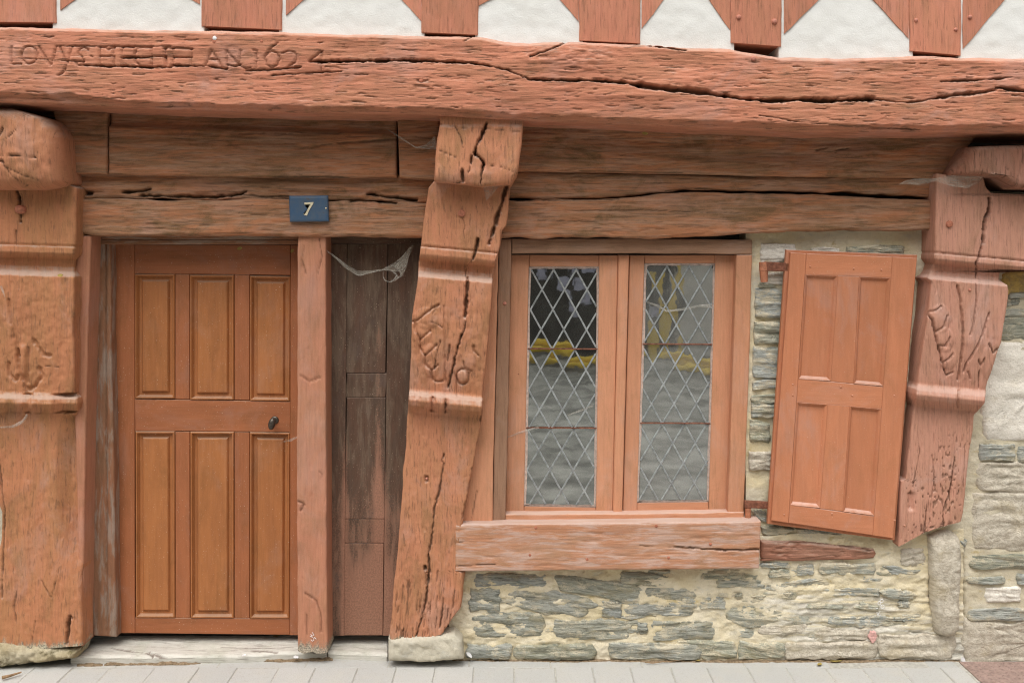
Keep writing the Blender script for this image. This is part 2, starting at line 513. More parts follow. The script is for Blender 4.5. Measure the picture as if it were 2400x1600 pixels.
def wood(name, base, worn, dark, worn_amt=.6, streak=.6, fine=1.0, dust=.6, dust_col=(.52, .385, .31), rough=.85,
         stain_col=None, pits=.35, bump=.7, patch=(9, 2.2), pale=None, pale_amt=0.0, spec=.2, bare=(.115, .066, .044), fade=.35, dirt=.35, fleck=0.0, check=.0, checks=(165, 13)):
    tone = lambda q: None if q is None else (min(1, q[0] * 1.03), q[1] * (.94 if 'door' in name else 1.02), q[2] * (.68 if 'door' in name else .90))
    if name != 'grey_weathered_threshold':
        base, worn, dark, bare = tone(base), tone(worn), tone(dark), tone(bare)
    k = NT(name)
    uv = k.uv()
    g1 = k.noise(k.vmul(uv, (125 * fine, 6.5 * fine, 1)), 1, 7, .68, .35)
    g2 = k.noise(k.vmul(uv, (270 * fine, 20 * fine, 1)), 1, 4, .65, .3)
    ck = k.noise(k.vadd(k.vmul(uv, (checks[0] * fine, checks[1] * fine, 1)), (3.3, 1.7, 0)), 1, 3, .55, .4)
    pt = k.noise(k.vmul(uv, (patch[0], patch[1], 1)), 1, 7, .66, .5)
    pt2 = k.noise(k.vadd(k.vmul(uv, (patch[0] * 3.2, patch[1] * 2.4, 1)), (5.2, 8.8, 0)), 1, 7, .68, .3)
    sp = k.noise(k.vmul(uv, (190, 140, 1)), 1, 4, .65)
    dn = k.noise(k.vmul(uv, (38, 38, 1)), 1, 5, .7)
    gs = k.noise(k.vmul(uv, (310, 240, 1)), 1, 3, .65)
    c = k.mix(k.math('MULTIPLY', k.ramp(pt, .40, .60), worn_amt), base, worn)
    big = k.noise(k.vadd(k.vmul(uv, (5.0, 3.2, 1)), (9.1, 2.2, 0)), 1, 7, .68, .6)
    big2 = k.noise(k.vadd(k.vmul(uv, (6.5, 4.0, 1)), (1.9, 7.4, 0)), 1, 7, .70, .6)
    avg = (base[0] * .3 + base[1] * .5 + base[2] * .2)
    fadec = tuple(min(1, b_ * .62 + avg * .42 + .055) for b_ in base)
    c = k.mix(k.ramp(big, .50, .66, 0, fade), c, fadec)
    c = k.mix(k.ramp(big2, .50, .64, 0, dirt), c, (dark[0] * .55 + worn[0] * .3, dark[1] * .6 + worn[1] * .38, dark[2] * .5 + worn[2] * .3))
    c = k.mix(k.ramp(pt2, .36, .64, 0, .4), c, tuple(min(1, x * 1.24) for x in base))
    if pale is not None:
        c = k.mix(k.math('MULTIPLY', k.ramp(k.math('ADD', pt2, k.math('MULTIPLY', g1, .4)), .66, .80), pale_amt), c, pale)
    c = k.mix(k.math('MULTIPLY', k.ramp(g1, .50, .64), streak), c, dark)
    c = k.mix(k.math('MULTIPLY', k.ramp(g2, .54, .68), streak * .6), c, dark)
    c = k.mix(k.ramp(g1, .47, .34, 0, .22), c, tuple(min(1, x * 1.25 + .04) for x in base))
    if check:
        cm = k.math('MULTIPLY', k.ramp(ck, .585, .64), check)
        c = k.mix(cm, c, bare)
    c = k.mix(k.math('MULTIPLY', k.ramp(sp, .60, .72), pits), c, dark)
    c = k.mix(k.ramp(gs, .35, .7, 0, .22), c, tuple(min(1, x * 1.3 + .03) for x in base))
    if fleck:
        fl = k.noise(k.vadd(k.vmul(uv, (210, 170, 1)), (4.4, 9.9, 0)), 1, 1, .5)
        c = k.mix(k.ramp(fl, .70, .76, 0, fleck), c, (.62, .47, .34))
    if dust:
        d = k.math('MULTIPLY', k.ramp(k.math('ADD', k.up(), k.math('MULTIPLY', k.math('SUBTRACT', dn, .5), 1.1)), .12, .95), dust)
        c = k.mix(d, c, dust_col)
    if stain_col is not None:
        s = k.attr('stain_shade')
        sn = k.ramp(k.math('ADD', s, k.math('ADD', k.math('MULTIPLY', k.math('SUBTRACT', pt2, .5), .9 if name == 'dark_worn_shaded_boards' else 1.9), k.math('MULTIPLY', k.math('SUBTRACT', sp, .5), .9))), .35, .75)
        c = k.mix(sn, c, k.mix(k.ramp(sp, .42, .58), stain_col, tuple(x * (.75 if name == 'dark_worn_shaded_boards' else .4) for x in stain_col)))
    rnd_ = k.n('ShaderNodeObjectInfo').outputs['Random']
    c = k.mix(1.0, c, k.mix(rnd_, (.92, .91, .90), (1.06, 1.06, 1.06)), 'MULTIPLY')
    c = k.mix(k.math('MULTIPLY', k.attr('crack'), .85), c, bare)
    h = k.math('ADD', k.math('MULTIPLY', g1, -1.0), k.math('ADD', k.math('MULTIPLY', g2, -.6), k.math('MULTIPLY', sp, -.35)))
    if check: h = k.math('SUBTRACT', h, k.math('MULTIPLY', k.ramp(ck, .56, .70), .9 * check))
    return k.finish(c, rough, h, .0045, bump, spec)

def slate_mat(name, lift=1.0, film=.85, lo=.66):
    k = NT(name)
    uv = k.uv()
    r = k.n('ShaderNodeObjectInfo').outputs['Random']
    r2 = k.math('FRACT', k.math('MULTIPLY', r, 17.31))
    lay = k.noise(k.vmul(uv, (150, 11, 1)), 1, 8, .7, .8)
    fin = k.noise(k.vmul(uv, (420, 45, 1)), 1, 5, .65, .4)
    pt = k.noise(k.vmul(uv, (20, 9, 1)), 1, 6, .65, .5)
    pt3 = k.noise(k.vadd(k.vmul(uv, (26, 13, 1)), (7.7, 3.1, 0)), 1, 6, .7, .4)
    sp = k.noise(k.vmul(uv, (260, 220, 1)), 1, 4, .7)
    L = lambda *v: tuple(min(.85, x * lift) for x in v)
    c = k.mix(k.ramp(r, .25, .75), L(.44, .45, .41), L(.41, .40, .30))
    c = k.mix(k.ramp(r2, .6, .95, 0, .6), c, L(.52, .51, .44))
    c = k.mix(k.ramp(pt, .50, .66, 0, .6), c, L(.38, .32, .17))
    c = k.mix(k.ramp(pt, .45, .32, 0, .5), c, L(.50, .505, .465))
    c = k.mix(k.ramp(lay, .51, .62, 0, .8), c, L(.17, .19, .155))
    c = k.mix(k.ramp(fin, .55, .66, 0, .5), c, L(.20, .20, .165))
    c = k.mix(k.ramp(lay, .47, .34, 0, .6), c, (.60, .60, .54))
    c = k.mix(k.ramp(k.math('ADD', pt3, k.math('MULTIPLY', sp, .35)), lo, lo + .14, 0, film), c, (.66, .58, .42))
    h = k.math('ADD', k.math('MULTIPLY', lay, -1.3), k.math('ADD', k.math('MULTIPLY', fin, -.7), k.math('MULTIPLY', sp, .4)))
    return k.finish(c, .75, h, .008, .9, .2)

def granite_mat(name, a, b, c3, bumps=.7):
    k = NT(name)
    uv = k.uv()
    s1 = k.noise(k.vmul(uv, (190, 150, 1)), 1, 4, .7)
    s2 = k.noise(k.vmul(uv, (60, 40, 1)), 1, 5, .65, .4)
    pt = k.noise(k.vmul(uv, (9, 6, 1)), 1, 5, .6)
    c = k.mix(k.ramp(s2, .38, .62), a, b)
    c = k.mix(k.ramp(s1, .54, .68, 0, .7), c, c3)
    c = k.mix(k.ramp(pt, .52, .72, 0, .45), c, (.45, .36, .20))
    h = k.math('ADD', k.math('MULTIPLY', s2, 1.0), k.math('MULTIPLY', s1, .5))
    return k.finish(c, .88, h, .008, bumps, .2)

def mortar_mat(name, a, b, grey, grey_amt=.5, ochre=(.46, .34, .13), smear=False):
    k = NT(name)
    g = k.n('ShaderNodeNewGeometry').outputs['Position']
    pt = k.noise(k.vmul(g, (4.5, 4.5, 9)), 1, 6, .6, .3)
    p2 = k.noise(k.vmul(g, (13, 13, 22)), 1, 6, .65, .3)
    gr = k.noise(g, 210, 3, .7)
    co = k.noise(g, 45, 5, .7)
    c = k.mix(k.ramp(pt, .35, .65), a, b)
    c = k.mix(k.ramp(p2, .56, .74, 0, .75), c, ochre)
    c = k.mix(k.math('MULTIPLY', k.ramp(p2, .47, .28), grey_amt), c, grey)
    if smear:
        s = k.attr('stain_shade')
        lay = k.noise(k.vmul(g, (7, 7, 60)), 1, 6, .65, .5)
        c = k.mix(k.math('MULTIPLY', k.ramp(k.math('ADD', s, k.math('MULTIPLY', k.math('SUBTRACT', lay, .5), 1.6)), .3, .75), .85), c,
                  k.mix(k.ramp(lay, .4, .62), (.37, .36, .32), (.66, .62, .54)))
    c = k.mix(k.ramp(gr, .56, .72, 0, .35), c, tuple(x * .5 for x in a))
    h = k.math('ADD', k.math('MULTIPLY', co, 1.0), k.math('MULTIPLY', gr, .35))
    return k.finish(c, .95, h, .006, .8, .1)

def plain(name, col, rough=.7, var=.15, scale=30, spec=.25, bump=0.0, metal=0.0):
    k = NT(name)
    g = k.n('ShaderNodeNewGeometry').outputs['Position']
    n = k.noise(g, scale, 5, .65)
    c = k.mix(k.ramp(n, .3, .7), tuple(x * (1 - var) for x in col), tuple(min(1, x * (1 + var)) for x in col))
    m = k.finish(c, rough, n if bump else None, .003, bump or .1, spec)
    if metal:
        for nd in k.t.nodes:
            if nd.type == 'BSDF_PRINCIPLED': nd.inputs['Metallic'].default_value = metal
    return m

def glass_mat(name, refl, film, film_col=(.42, .42, .38)):
    k = NT(name)
    g = k.n('ShaderNodeNewGeometry').outputs['Position']
    n = k.noise(g, 9, 5, .7, .5); n2 = k.noise(g, 160, 3, .7)
    tr = k.n('ShaderNodeBsdfTransparent', {'Color': (.62, .64, .60, 1)})
    wav = k.noise(g, 14, 2, .5)
    bn = k.n('ShaderNodeBump', {'Height': wav, 'Distance': .0012, 'Strength': .12})
    gl = k.n('ShaderNodeBsdfGlossy', {'Color': (.95, .97, .95, 1), 'Roughness': .02, 'Normal': bn.outputs[0]})
    df = k.n('ShaderNodeBsdfDiffuse', {'Color': film_col + (1,)})
    a = k.n('ShaderNodeMixShader', {0: refl, 1: tr.outputs[0], 2: gl.outputs[0]})
    ff = k.math('MULTIPLY', k.math('ADD', k.ramp(n, .3, .75, .6, 1.25), k.ramp(n2, .62, .8, 0, .9)), film, True)
    b = k.n('ShaderNodeMixShader', {0: ff, 1: a.outputs[0], 2: df.outputs[0]})
    k.t.links.new(b.outputs[0], k.out.inputs[0])
    return k.m

def web_mat(name, dens, col=(.62, .60, .52)):
    k = NT(name)
    uv = k.n('ShaderNodeUVMap', uv_map='UVMap').outputs[0]
    a = k.noise(k.vmul(uv, (26, 4, 1)), 1, 6, .7, 1.2)
    f = k.math('MULTIPLY', k.ramp(a, .36, .66, .25, 1.3), dens, True)
    tr = k.n('ShaderNodeBsdfTransparent'); df = k.n('ShaderNodeBsdfDiffuse', {'Color': col + (1,)})
    m = k.n('ShaderNodeMixShader', {0: f, 1: tr.outputs[0], 2: df.outputs[0]})
    k.t.links.new(m.outputs[0], k.out.inputs[0])
    return k.m

TC = (.47, .155, .092)
M_beam = wood('weathered_red_paint', (.49, .196, .132), (.39, .187, .118), (.19, .088, .066), .6, .36, dust=.5, bump=.42, check=.7, fade=.55, dirt=.5)
M_stud = wood('red_stud_paint', (.48, .195, .138), (.41, .19, .12), (.23, .105, .08), .6, .3, dust=.3, check=.4, bump=.4)
M_rail = wood('brown_worn_timber', (.38, .158, .084), (.205, .122, .074), (.085, .051, .034), .95, .45, dust=.35, dust_col=(.30, .23, .16), patch=(15, 2.0), bare=(.085, .055, .038), dirt=.9, fade=.5, bump=.42, check=.5, pale=(.38, .31, .24), pale_amt=.3, checks=(150, 9))
M_post = wood('orange_red_post_paint', (.46, .195, .118), (.38, .19, .10), (.19, .09, .06), .65, .26, dust=.75, stain_col=(.48, .42, .29), pits=.6, check=.5, bump=.42, fade=.5, dirt=.5, checks=(150, 19))
M_postl = wood('left_post_paint', (.40, .165, .09), (.33, .17, .08), (.17, .08, .052), .65, .26, dust=.7, dust_col=(.42, .33, .27), stain_col=(.50, .45, .33), pits=.6, check=.45, bump=.42, fade=.5, dirt=.5, checks=(150, 19))
M_postr = wood('pinkish_post_paint', (.47, .235, .185), (.41, .22, .16), (.2, .1, .075), .6, .3, dust=.55, dust_col=(.54, .40, .34), pits=.5, check=.35, bump=.4, fade=.5, dirt=.4)
M_smooth = wood('smooth_post_paint', (.42, .185, .125), (.36, .185, .11), (.2, .09, .06), .6, .22, dust=.4, bump=.4, stain_col=(.5, .43, .33), pits=.3)
M_door = wood('varnished_door', (.35, .143, .062), (.285, .115, .053), (.19, .073, .037), .65, .25, dust=.5, dust_col=(.40, .29, .21), rough=.6, bump=.16, pits=.2, spec=.3, fine=.8, fleck=.7, dirt=.45, fade=.3)
M_doorrail = wood('varnished_door_rails', (.305, .113, .060), (.255, .097, .052), (.18, .068, .037), .65, .22, dust=.4, dust_col=(.40, .29, .21), rough=.6, bump=.16, pits=.2, spec=.3, fine=.8, fleck=.7, dirt=.45, fade=.3)
M_jamb = wood('brown_jamb', (.27, .12, .07), (.22, .13, .085), (.1, .055, .037), .7, .4, dust=.5, dust_col=(.36, .31, .26), bump=.4, pale=(.36, .33, .28), pale_amt=.6)
M_dark = wood('dark_worn_shaded_boards', (.085, .054, .042), (.125, .066, .048), (.04, .027, .022), .8, .35, dust=.3, bump=.35, stain_col=(.34, .175, .115), fleck=.5, fade=.3, dirt=.3, pits=.4, pale=(.22, .16, .11), pale_amt=.45)
M_win = wood('window_paint', (.52, .245, .155), (.44, .22, .14), (.25, .115, .072), .6, .18, dust=.6, dust_col=(.58, .46, .40), bump=.25, pits=.3)
M_winh = wood('window_head_paint', (.29, .165, .115), (.235, .14, .10), (.13, .07, .052), .6, .35, dust=.5, bump=.4)
M_sill = wood('bleached_sill_paint', (.45, .215, .135), (.44, .27, .20), (.24, .12, .085), .8, .3, dust=.6, dust_col=(.58, .46, .40), bump=.45, pale=(.56, .41, .345), pale_amt=.8, pits=.3, patch=(12, 3))
M_shut = wood('shutter_paint', (.455, .178, .10), (.41, .168, .10), (.32, .12, .07), .6, .12, dust=.7, dust_col=(.60, .43, .36), bump=.2, pits=.2, fine=.7, fleck=.4, dirt=.25, fade=.4)
M_gray = wood('grey_weathered_threshold', (.50, .48, .42), (.58, .55, .49), (.24, .2, .16), .7, .4, dust=0, bump=.7, pits=.3, bare=(.12, .08, .06), check=.3)
M_emb = wood('embedded_timber_paint', (.32, .145, .105), (.29, .165, .125), (.12, .06, .045), .6, .5, dust=.5, bump=1.0, check=.6)
M_slate = slate_mat('slate', .88, .8, .67)
M_slatep = slate_mat('limed_slate', 1.02, .9, .62)
M_gran = granite_mat('pale_granite', (.78, .725, .635), (.70, .645, .555), (.44, .395, .335))
M_grang = granite_mat('grey_granite', (.62, .56, .455), (.47, .41, .32), (.25, .215, .165), .9)
M_och = granite_mat('ochre_stone', (.55, .38, .12), (.40, .29, .12), (.25, .17, .08))
M_mortar = mortar_mat('cream_mortar', (.66, .56, .36), (.72, .64, .48), (.52, .50, .43), .55, smear=True)
M_mortarn = mortar_mat('sandy_mortar', (.55, .48, .34), (.62, .555, .42), (.46, .43, .36), .6, smear=True)
M_lime = mortar_mat('lime_render', (.56, .51, .40), (.50, .455, .36), (.48, .46, .4), .6, ochre=(.50, .42, .26))
M_moss = mortar_mat('mossy_crust', (.33, .27, .16), (.48, .42, .30), (.09, .075, .03), 1.0, ochre=(.16, .12, .05))
k = NT('white_plaster')
g = k.n('ShaderNodeNewGeometry').outputs['Position']
n1 = k.noise(g, 5, 6, .65); n2 = k.noise(g, 240, 3, .6); n3 = k.noise(g, 60, 4, .6)
c = k.mix(k.ramp(n1, .3, .7), (.76, .755, .72), (.71, .70, .655))
c = k.mix(k.ramp(n3, .7, .8, 0, .3), c, (.5, .45, .38))
M_plaster = k.finish(c, .95, k.math('ADD', n2, n3), .003, .35, .1)
M_lead = plain('lead', (.27, .285, .28), .6, .35, 60, .5)
M_putty = plain('flaking_putty', (.56, .42, .35), .9, .25, 80, .1, .5)
M_iron = plain('rusty_iron', (.19, .075, .045), .8, .4, 70, .2, .6)
M_ironr = plain('red_painted_iron', (.38, .15, .08), .7, .3, 60, .3, .4)
M_knob = plain('dark_bronze_knob', (.085, .07, .055), .35, .3, 50, .5, 0, .6)
M_plug = plain('painted_peg', (.40, .15, .09), .85, .25, 90, .2, .4)
M_bolt = plain('painted_bolt', (.48, .20, .14), .7, .2, 90, .3)
M_white = plain('white_scrap', (.78, .77, .76), .8, .08, 60, .1)
M_leaf = plain('dry_leaf', (.36, .27, .08), .8, .3, 60, .2)
M_twig = plain('dry_twig', (.28, .18, .1), .9, .3, 60, .1)
M_glassl = glass_mat('leaded_glass', .46, .05)
M_glassr = glass_mat('dusty_leaded_glass', .44, .21, (.48, .475, .44))
M_web = web_mat('cobweb', .34, (.55, .52, .44))
M_webt = web_mat('cobweb_thread', .42, (.60, .57, .50))
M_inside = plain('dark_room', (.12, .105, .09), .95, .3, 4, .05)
M_chalk = plain('white_chalk', (.78, .76, .74), .95, .05, 90, .05)
M_pink = plain('pink_paint_spot', (.62, .36, .32), .95, .2, 120, .05)

# blue enamel with rust at the rim
k = NT('blue_enamel')
g = k.n('ShaderNodeNewGeometry').outputs['Position']
n1 = k.noise(g, 40, 5, .7); n2 = k.noise(g, 220, 3, .6)
c = k.mix(k.ramp(n1, .35, .7), (.040, .085, .155), (.07, .10, .14))
c = k.mix(k.ramp(k.math('ADD', n1, k.math('MULTIPLY', n2, .3)), .78, .86, 0, .8), c, (.09, .06, .05))
c = k.mix(k.ramp(n2, .74, .8, 0, .5), c, (.4, .4, .4))
M_enamel = k.finish(c, .45, n1, .001, .2, .4)
M_digit = plain('cream_enamel', (.62, .55, .38), .6, .15, 120, .3)

# pavers
k = NT('pale_paver')
uv = k.uv(); r = k.n('ShaderNodeObjectInfo').outputs['Random']
g = k.n('ShaderNodeNewGeometry').outputs['Position']
n1 = k.noise(g, 7, 6, .65); n2 = k.noise(g, 190, 3, .7); n3 = k.noise(g, 40, 5, .65)
c = k.mix(r, (.47, .46, .43), (.43, .425, .40))
c = k.mix(k.ramp(n1, .45, .75, 0, .45), c, (.50, .47, .40))
c = k.mix(k.ramp(n2, .52, .64, 0, .55), c, (.36, .33, .28))
c = k.mix(k.ramp(n3, .62, .78, 0, .4), c, (.64, .63, .59))
M_paver = k.finish(c, .92, k.math('ADD', n3, n2), .003, .5, .15)
M_joint = plain('sandy_joint', (.42, .40, .35), .95, .2, 60, .05, .6)
M_grit = plain('leaf_litter', (.22, .16, .1), .95, .4, 90, .05, .6)
M_cover = plain('rusty_plate', (.30, .21, .175), .75, .2, 40, .3, .3)
M_street = plain('street_asphalt', (.23, .225, .205), .9, .55, 2.2, .15, .3)
M_opp = plain('opposite_render', (.72, .69, .62), .9, .12, 2, .1)
M_shop = plain('dark_shopfront', (.035, .028, .024), .6, .3, 4, .3)
M_yel = plain('yellow_plastic', (.85, .58, .03), .5, .12, 6, .4)
M_paper = plain('pale_notice', (.55, .55, .68), .8, .25, 12, .1)
M_dark_obj = plain('dark_cloth', (.05, .05, .05), .9, .2, 8, .1)

# ------------------------------------------------------------------ setting: ground, dark room behind the front, street opposite
def thing(o, label, cat, group=None): return tag(o, label, cat, group, 'thing')

o = box('street', (-30, -30, -.09), (30, -1.3, -.02), M_street); tag(o, kind='structure')
pav = box('pavement', (-7, -1.3, -.05), (7, .25, -.0035), M_joint); tag(pav, kind='structure')

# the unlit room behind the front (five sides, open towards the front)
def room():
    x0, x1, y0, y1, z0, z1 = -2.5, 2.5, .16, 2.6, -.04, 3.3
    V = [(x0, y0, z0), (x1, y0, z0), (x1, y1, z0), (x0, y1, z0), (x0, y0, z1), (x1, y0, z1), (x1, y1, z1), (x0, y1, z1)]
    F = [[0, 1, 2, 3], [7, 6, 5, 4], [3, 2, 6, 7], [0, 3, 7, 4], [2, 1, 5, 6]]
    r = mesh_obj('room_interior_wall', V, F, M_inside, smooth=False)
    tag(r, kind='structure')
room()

# opposite side of the street, seen in the window glass
ob = empty('opposite_house', (0, -12.6, 0), 'grey rendered house across the street with a dark shopfront, mirrored in the leaded panes', 'house', None, 'thing')
box('wall', (2.75, -13, 0), (26, -12.5, 8.5), M_opp, ob)
box('wall', (-26, -13, 0), (-1.2, -12.5, 8.5), M_opp, ob)
box('wall', (-1.2, -13, 2.5), (2.75, -12.5, 8.5), M_opp, ob)
sf = box('shopfront', (-1.2, -13, 0), (2.75, -12.62, 2.5), M_shop, ob)
for x in (-1.15, .6, 1.75, 2.62):
    box('shopfront_post', (x, -12.62, 0), (x + .07, -12.56, 2.5), M_shop, sf)
for x, z in ((.48, 1.22), (.74, 1.0), (.98, 1.18), (1.3, 1.3), (1.05, .62), (2.1, .5)):
    p = box('notice', (x, -12.615, z), (x + .2, -12.605, z + .2), M_paper, sf)
yb = empty('yellow_barrier', (1.6, -11.3, 0), 'yellow plastic street barrier mirrored in the window glass', 'barrier', None, 'thing')
for x, w in ((2.08, .05), (2.26, .15), (2.56, .06)):
    box('post', (x, -11.35, 0), (x + w, -11.27, 1.5), M_yel, yb)
for i, (y, z) in enumerate(((-10.7, .06), (-10.95, .08), (-10.8, .17))):
    pts = [(x, y + .25 * (x - .4) + .3 * max(0, x - 1.6), z + .012 * math.sin(x * 2 + i)) for x in np.linspace(-.4, 3.1, 12)]
    tube('tube', pts, .05, M_yel, yb)

# pavers
edge_px = [272, 375, 477, 565, 661, 746, 844, 933, 1023, 1112, 1205, 1299, 1386, 1473, 1566, 1651, 1743, 1833, 1924, 2009, 2097, 2190]
xs = [float(PZ(e, 1551, 0)[0]) for e in edge_px]
while xs[0] > -2.7: xs.insert(0, xs[0] - .151)
COVX = float(PZ(2249, 1553, 0)[0])
lines = [x for x in xs if x < COVX - .03] + [COVX - .012]
for row, (ya, yb_) in enumerate(((-.075, -.345), (-.35, -.62), (-.625, -.9))):
    ls = lines if row != 1 else [x - .07 for x in lines[1:]] + [lines[-1]]
    for a, b in zip(ls[:-1], ls[1:]):
        if b - a < .04: continue
        dz = random.uniform(-.002, .002); g = random.uniform(.0008, .0025)
        box('paver', (a + g, yb_, -.03), (b - g, ya + random.uniform(-.004, .006), dz), M_paver, pav, bev=.003)
# strip of half pavers along the wall foot
x = -2.3
while x < COVX - .05:
    w = random.uniform(.24, .42)
    box('paver', (x + .002, -.071, -.03), (min(x + w, COVX - .015) - .002, .02, random.uniform(-.004, -.002)), M_paver, pav, bev=.002)
    x += w

cover = box('access_cover', (COVX + .004, -.62, -.03), (COVX + .9, -.02, .002), M_cover, bev=.002)
thing(cover, 'rusty steel tread plate let into the pavement at the wall corner', 'access cover')
V = []; F = []
for i in range(30):
    for j in range(20):
        cx = COVX + .02 + i * .03; cy = -.04 - j * .029
        a = math.pi / 4 if (i + j) % 2 else -math.pi / 4
        ux, uy = math.cos(a), math.sin(a)
        l, w = .0115, .0035
        o0 = len(V)
        for s, h in ((1, .0021), (.7, .0045)):
            for (p, q) in ((-1, -1), (1, -1), (1, 1), (-1, 1)):
                V.append((cx + (ux * p * l - uy * q * w) * s, cy + (uy * p * l + ux * q * w) * s, h))
        F.append([o0 + 4, o0 + 5, o0 + 6, o0 + 7])
        for e in range(4):
            f = (e + 1) % 4
            F.append([o0 + e, o0 + f, o0 + 4 + f, o0 + 4 + e])
tr_ = mesh_obj('tread_pattern', V, F, M_cover, cover, uv=A_(V)[:, :2], smooth=False)
tr_['kind'] = 'stuff'

# ------------------------------------------------------------------ upper wall: studs, braces, plaster
BT = [(-400, 50), (0, 61), (60, 60), (136, 63), (306, 66), (470, 70), (660, 72), (800, 78), (990, 80), (1120, 83), (1184, 95), (1242, 99), (1310, 95),
      (1365, 95), (1500, 103), (1560, 106), (1600, 108), (1712, 113), (1770, 122), (1835, 131), (1974, 134), (2134, 129), (2253, 132), (2400, 135), (2800, 140)]
BB = [(-400, 226), (0, 238), (60, 241), (170, 243), (300, 250), (500, 257), (800, 263), (1004, 266), (1100, 272), (1225, 280), (1400, 286), (1600, 296), (1760, 302), (1940, 308),
      (2212, 307), (2400, 305), (2800, 318)]
UP = -620
studs = [  # left top-right edges at the foot, foot line left and right
    (-130, 131, 50, 53, 'broad red stud at the far left end of the upper wall'),
    (471, 661, 61, 70, 'broad red stud standing above the carved date end of the beam'),
    (987, 1121, 76, 82, 'red stud above the middle post, feathering into braces on both sides'),
    (1358, 1502, 95, 102, 'red stud above the window head, rough grained foot on the beam hump'),
    (1713, 1833, 100, 109, 'red stud with two bolt heads and a dark gap under its foot'),
    (2132, 2254, 119, 130, 'red stud with small bolts above the shutter'),
    (2620, 2760, 140, 146, None)]
for i, (xl, xr, fl, fr, lab) in enumerate(studs):
    o = field('stud', [(UP, xl - 4), (fr, xl)], [(UP, xr + 3), (fr, xr)], 'v', UP, [(0, fl), (1, fr)], -.262, -.10, M_stud, rnd=5, seed=200 + i,
              step=(5, 3), grain=.0012, ends=False, wob=2)
    thing(o, lab or 'red stud outside the right edge of the photo', 'timber stud', 'studs of the upper wall')
    if i == 4:
        dome('bolt_head', 1731, 41, -.262, .009, .008, M_bolt, o); dome('bolt_head', 1815, 51, -.262, .010, .009, M_bolt, o)
    if i == 5:
        dome('bolt_head', 2147, 48, -.262, .007, .006, M_bolt, o); dome('bolt_head', 2240, 70, -.262, .007, .006, M_bolt, o)
# braces: foot point at the stud and a second point of their lower edge
braces = [(141, 25, 173, 0, 300, 'diagonal brace rising right from the far left stud'),
          (468, 10, 449, 0, 300, 'diagonal brace meeting the second stud from its left side'),
          (670, 36, 712, 0, 825, 'diagonal brace rising right from the stud above the carved date'),
          (988, 50, 943, 0, 825, 'diagonal brace falling to the left side of the stud over the middle post'),
          (1122, 14, 1150, 0, 1240, 'diagonal brace rising right from the stud over the middle post'),
          (1356, 50, 1314, 0, 1240, 'diagonal brace falling to the left side of the stud over the window head'),
          (1504, 68, 1555, 0, 1608, 'diagonal brace rising right from the stud over the window head'),
          (1711, 71, 1663, 0, 1608, 'diagonal brace falling to the left side of the stud with the two bolt heads'),
          (1838, 79, 1920, 0, 1984, 'whitish scuffed diagonal brace rising right from the stud with the two bolt heads'),
          (2130, 90, 2046, 0, 1984, 'wide diagonal brace falling to the left side of the stud above the shutter'),
          (2257, 116, 2355, 0, 2440, 'wide diagonal brace rising right from the stud above the shutter')]
for i, (x0, y0, x1, y1, xm, lab) in enumerate(braces):
    sl = (y1 - y0) / (x1 - x0)
    ym = y0 + sl * (xm - x0)
    ys = -190 if abs(xm - x0) > 60 else -260
    poly = []
    for t in np.linspace(0, 1, 9):
        xx = x0 + (xm - x0) * t
        poly.append((xx + random.uniform(-1, 1) * (t > 0), y0 + sl * (xx - x0) + 3 * math.sin(t * 5 + i) * t + random.uniform(-1.2, 1.2)))
    poly += [(xm, ym + ys), (x0, y0 + ys)]
    o = prism('brace', poly, -.258, -.12, M_stud)
    thing(o, lab, 'timber brace', 'diagonal braces of the upper wall')
    if i == 10: dome('bolt_head', 2273, 41, -.258, .008, .007, M_bolt, o)
panels = [(131, 471, 'white plaster panel above the start of the carved lettering'), (661, 987, 'white plaster panel between the carved date and the middle post'),
          (1121, 1358, 'white plaster panel over the beam right of the middle post'), (1502, 1713, 'narrow white plaster panel above the right window sash'),
          (1833, 2132, 'white plaster panel above the shutter'), (2254, 2620, 'white plaster panel at the upper right corner')]
for xa, xb, lab in panels:
    o = field('plaster_panel', [(UP, xa - 8), (160, xa - 8)], [(UP, xb + 8), (160, xb + 8)], 'v', UP, 150, -.254, -.11, M_plaster, step=(9, 9), rnd=2,
              seed=300 + xa, grain=0, rough=.004, wob=0)
    thing(o, lab, 'plaster panel', 'white plaster panels of the upper wall')

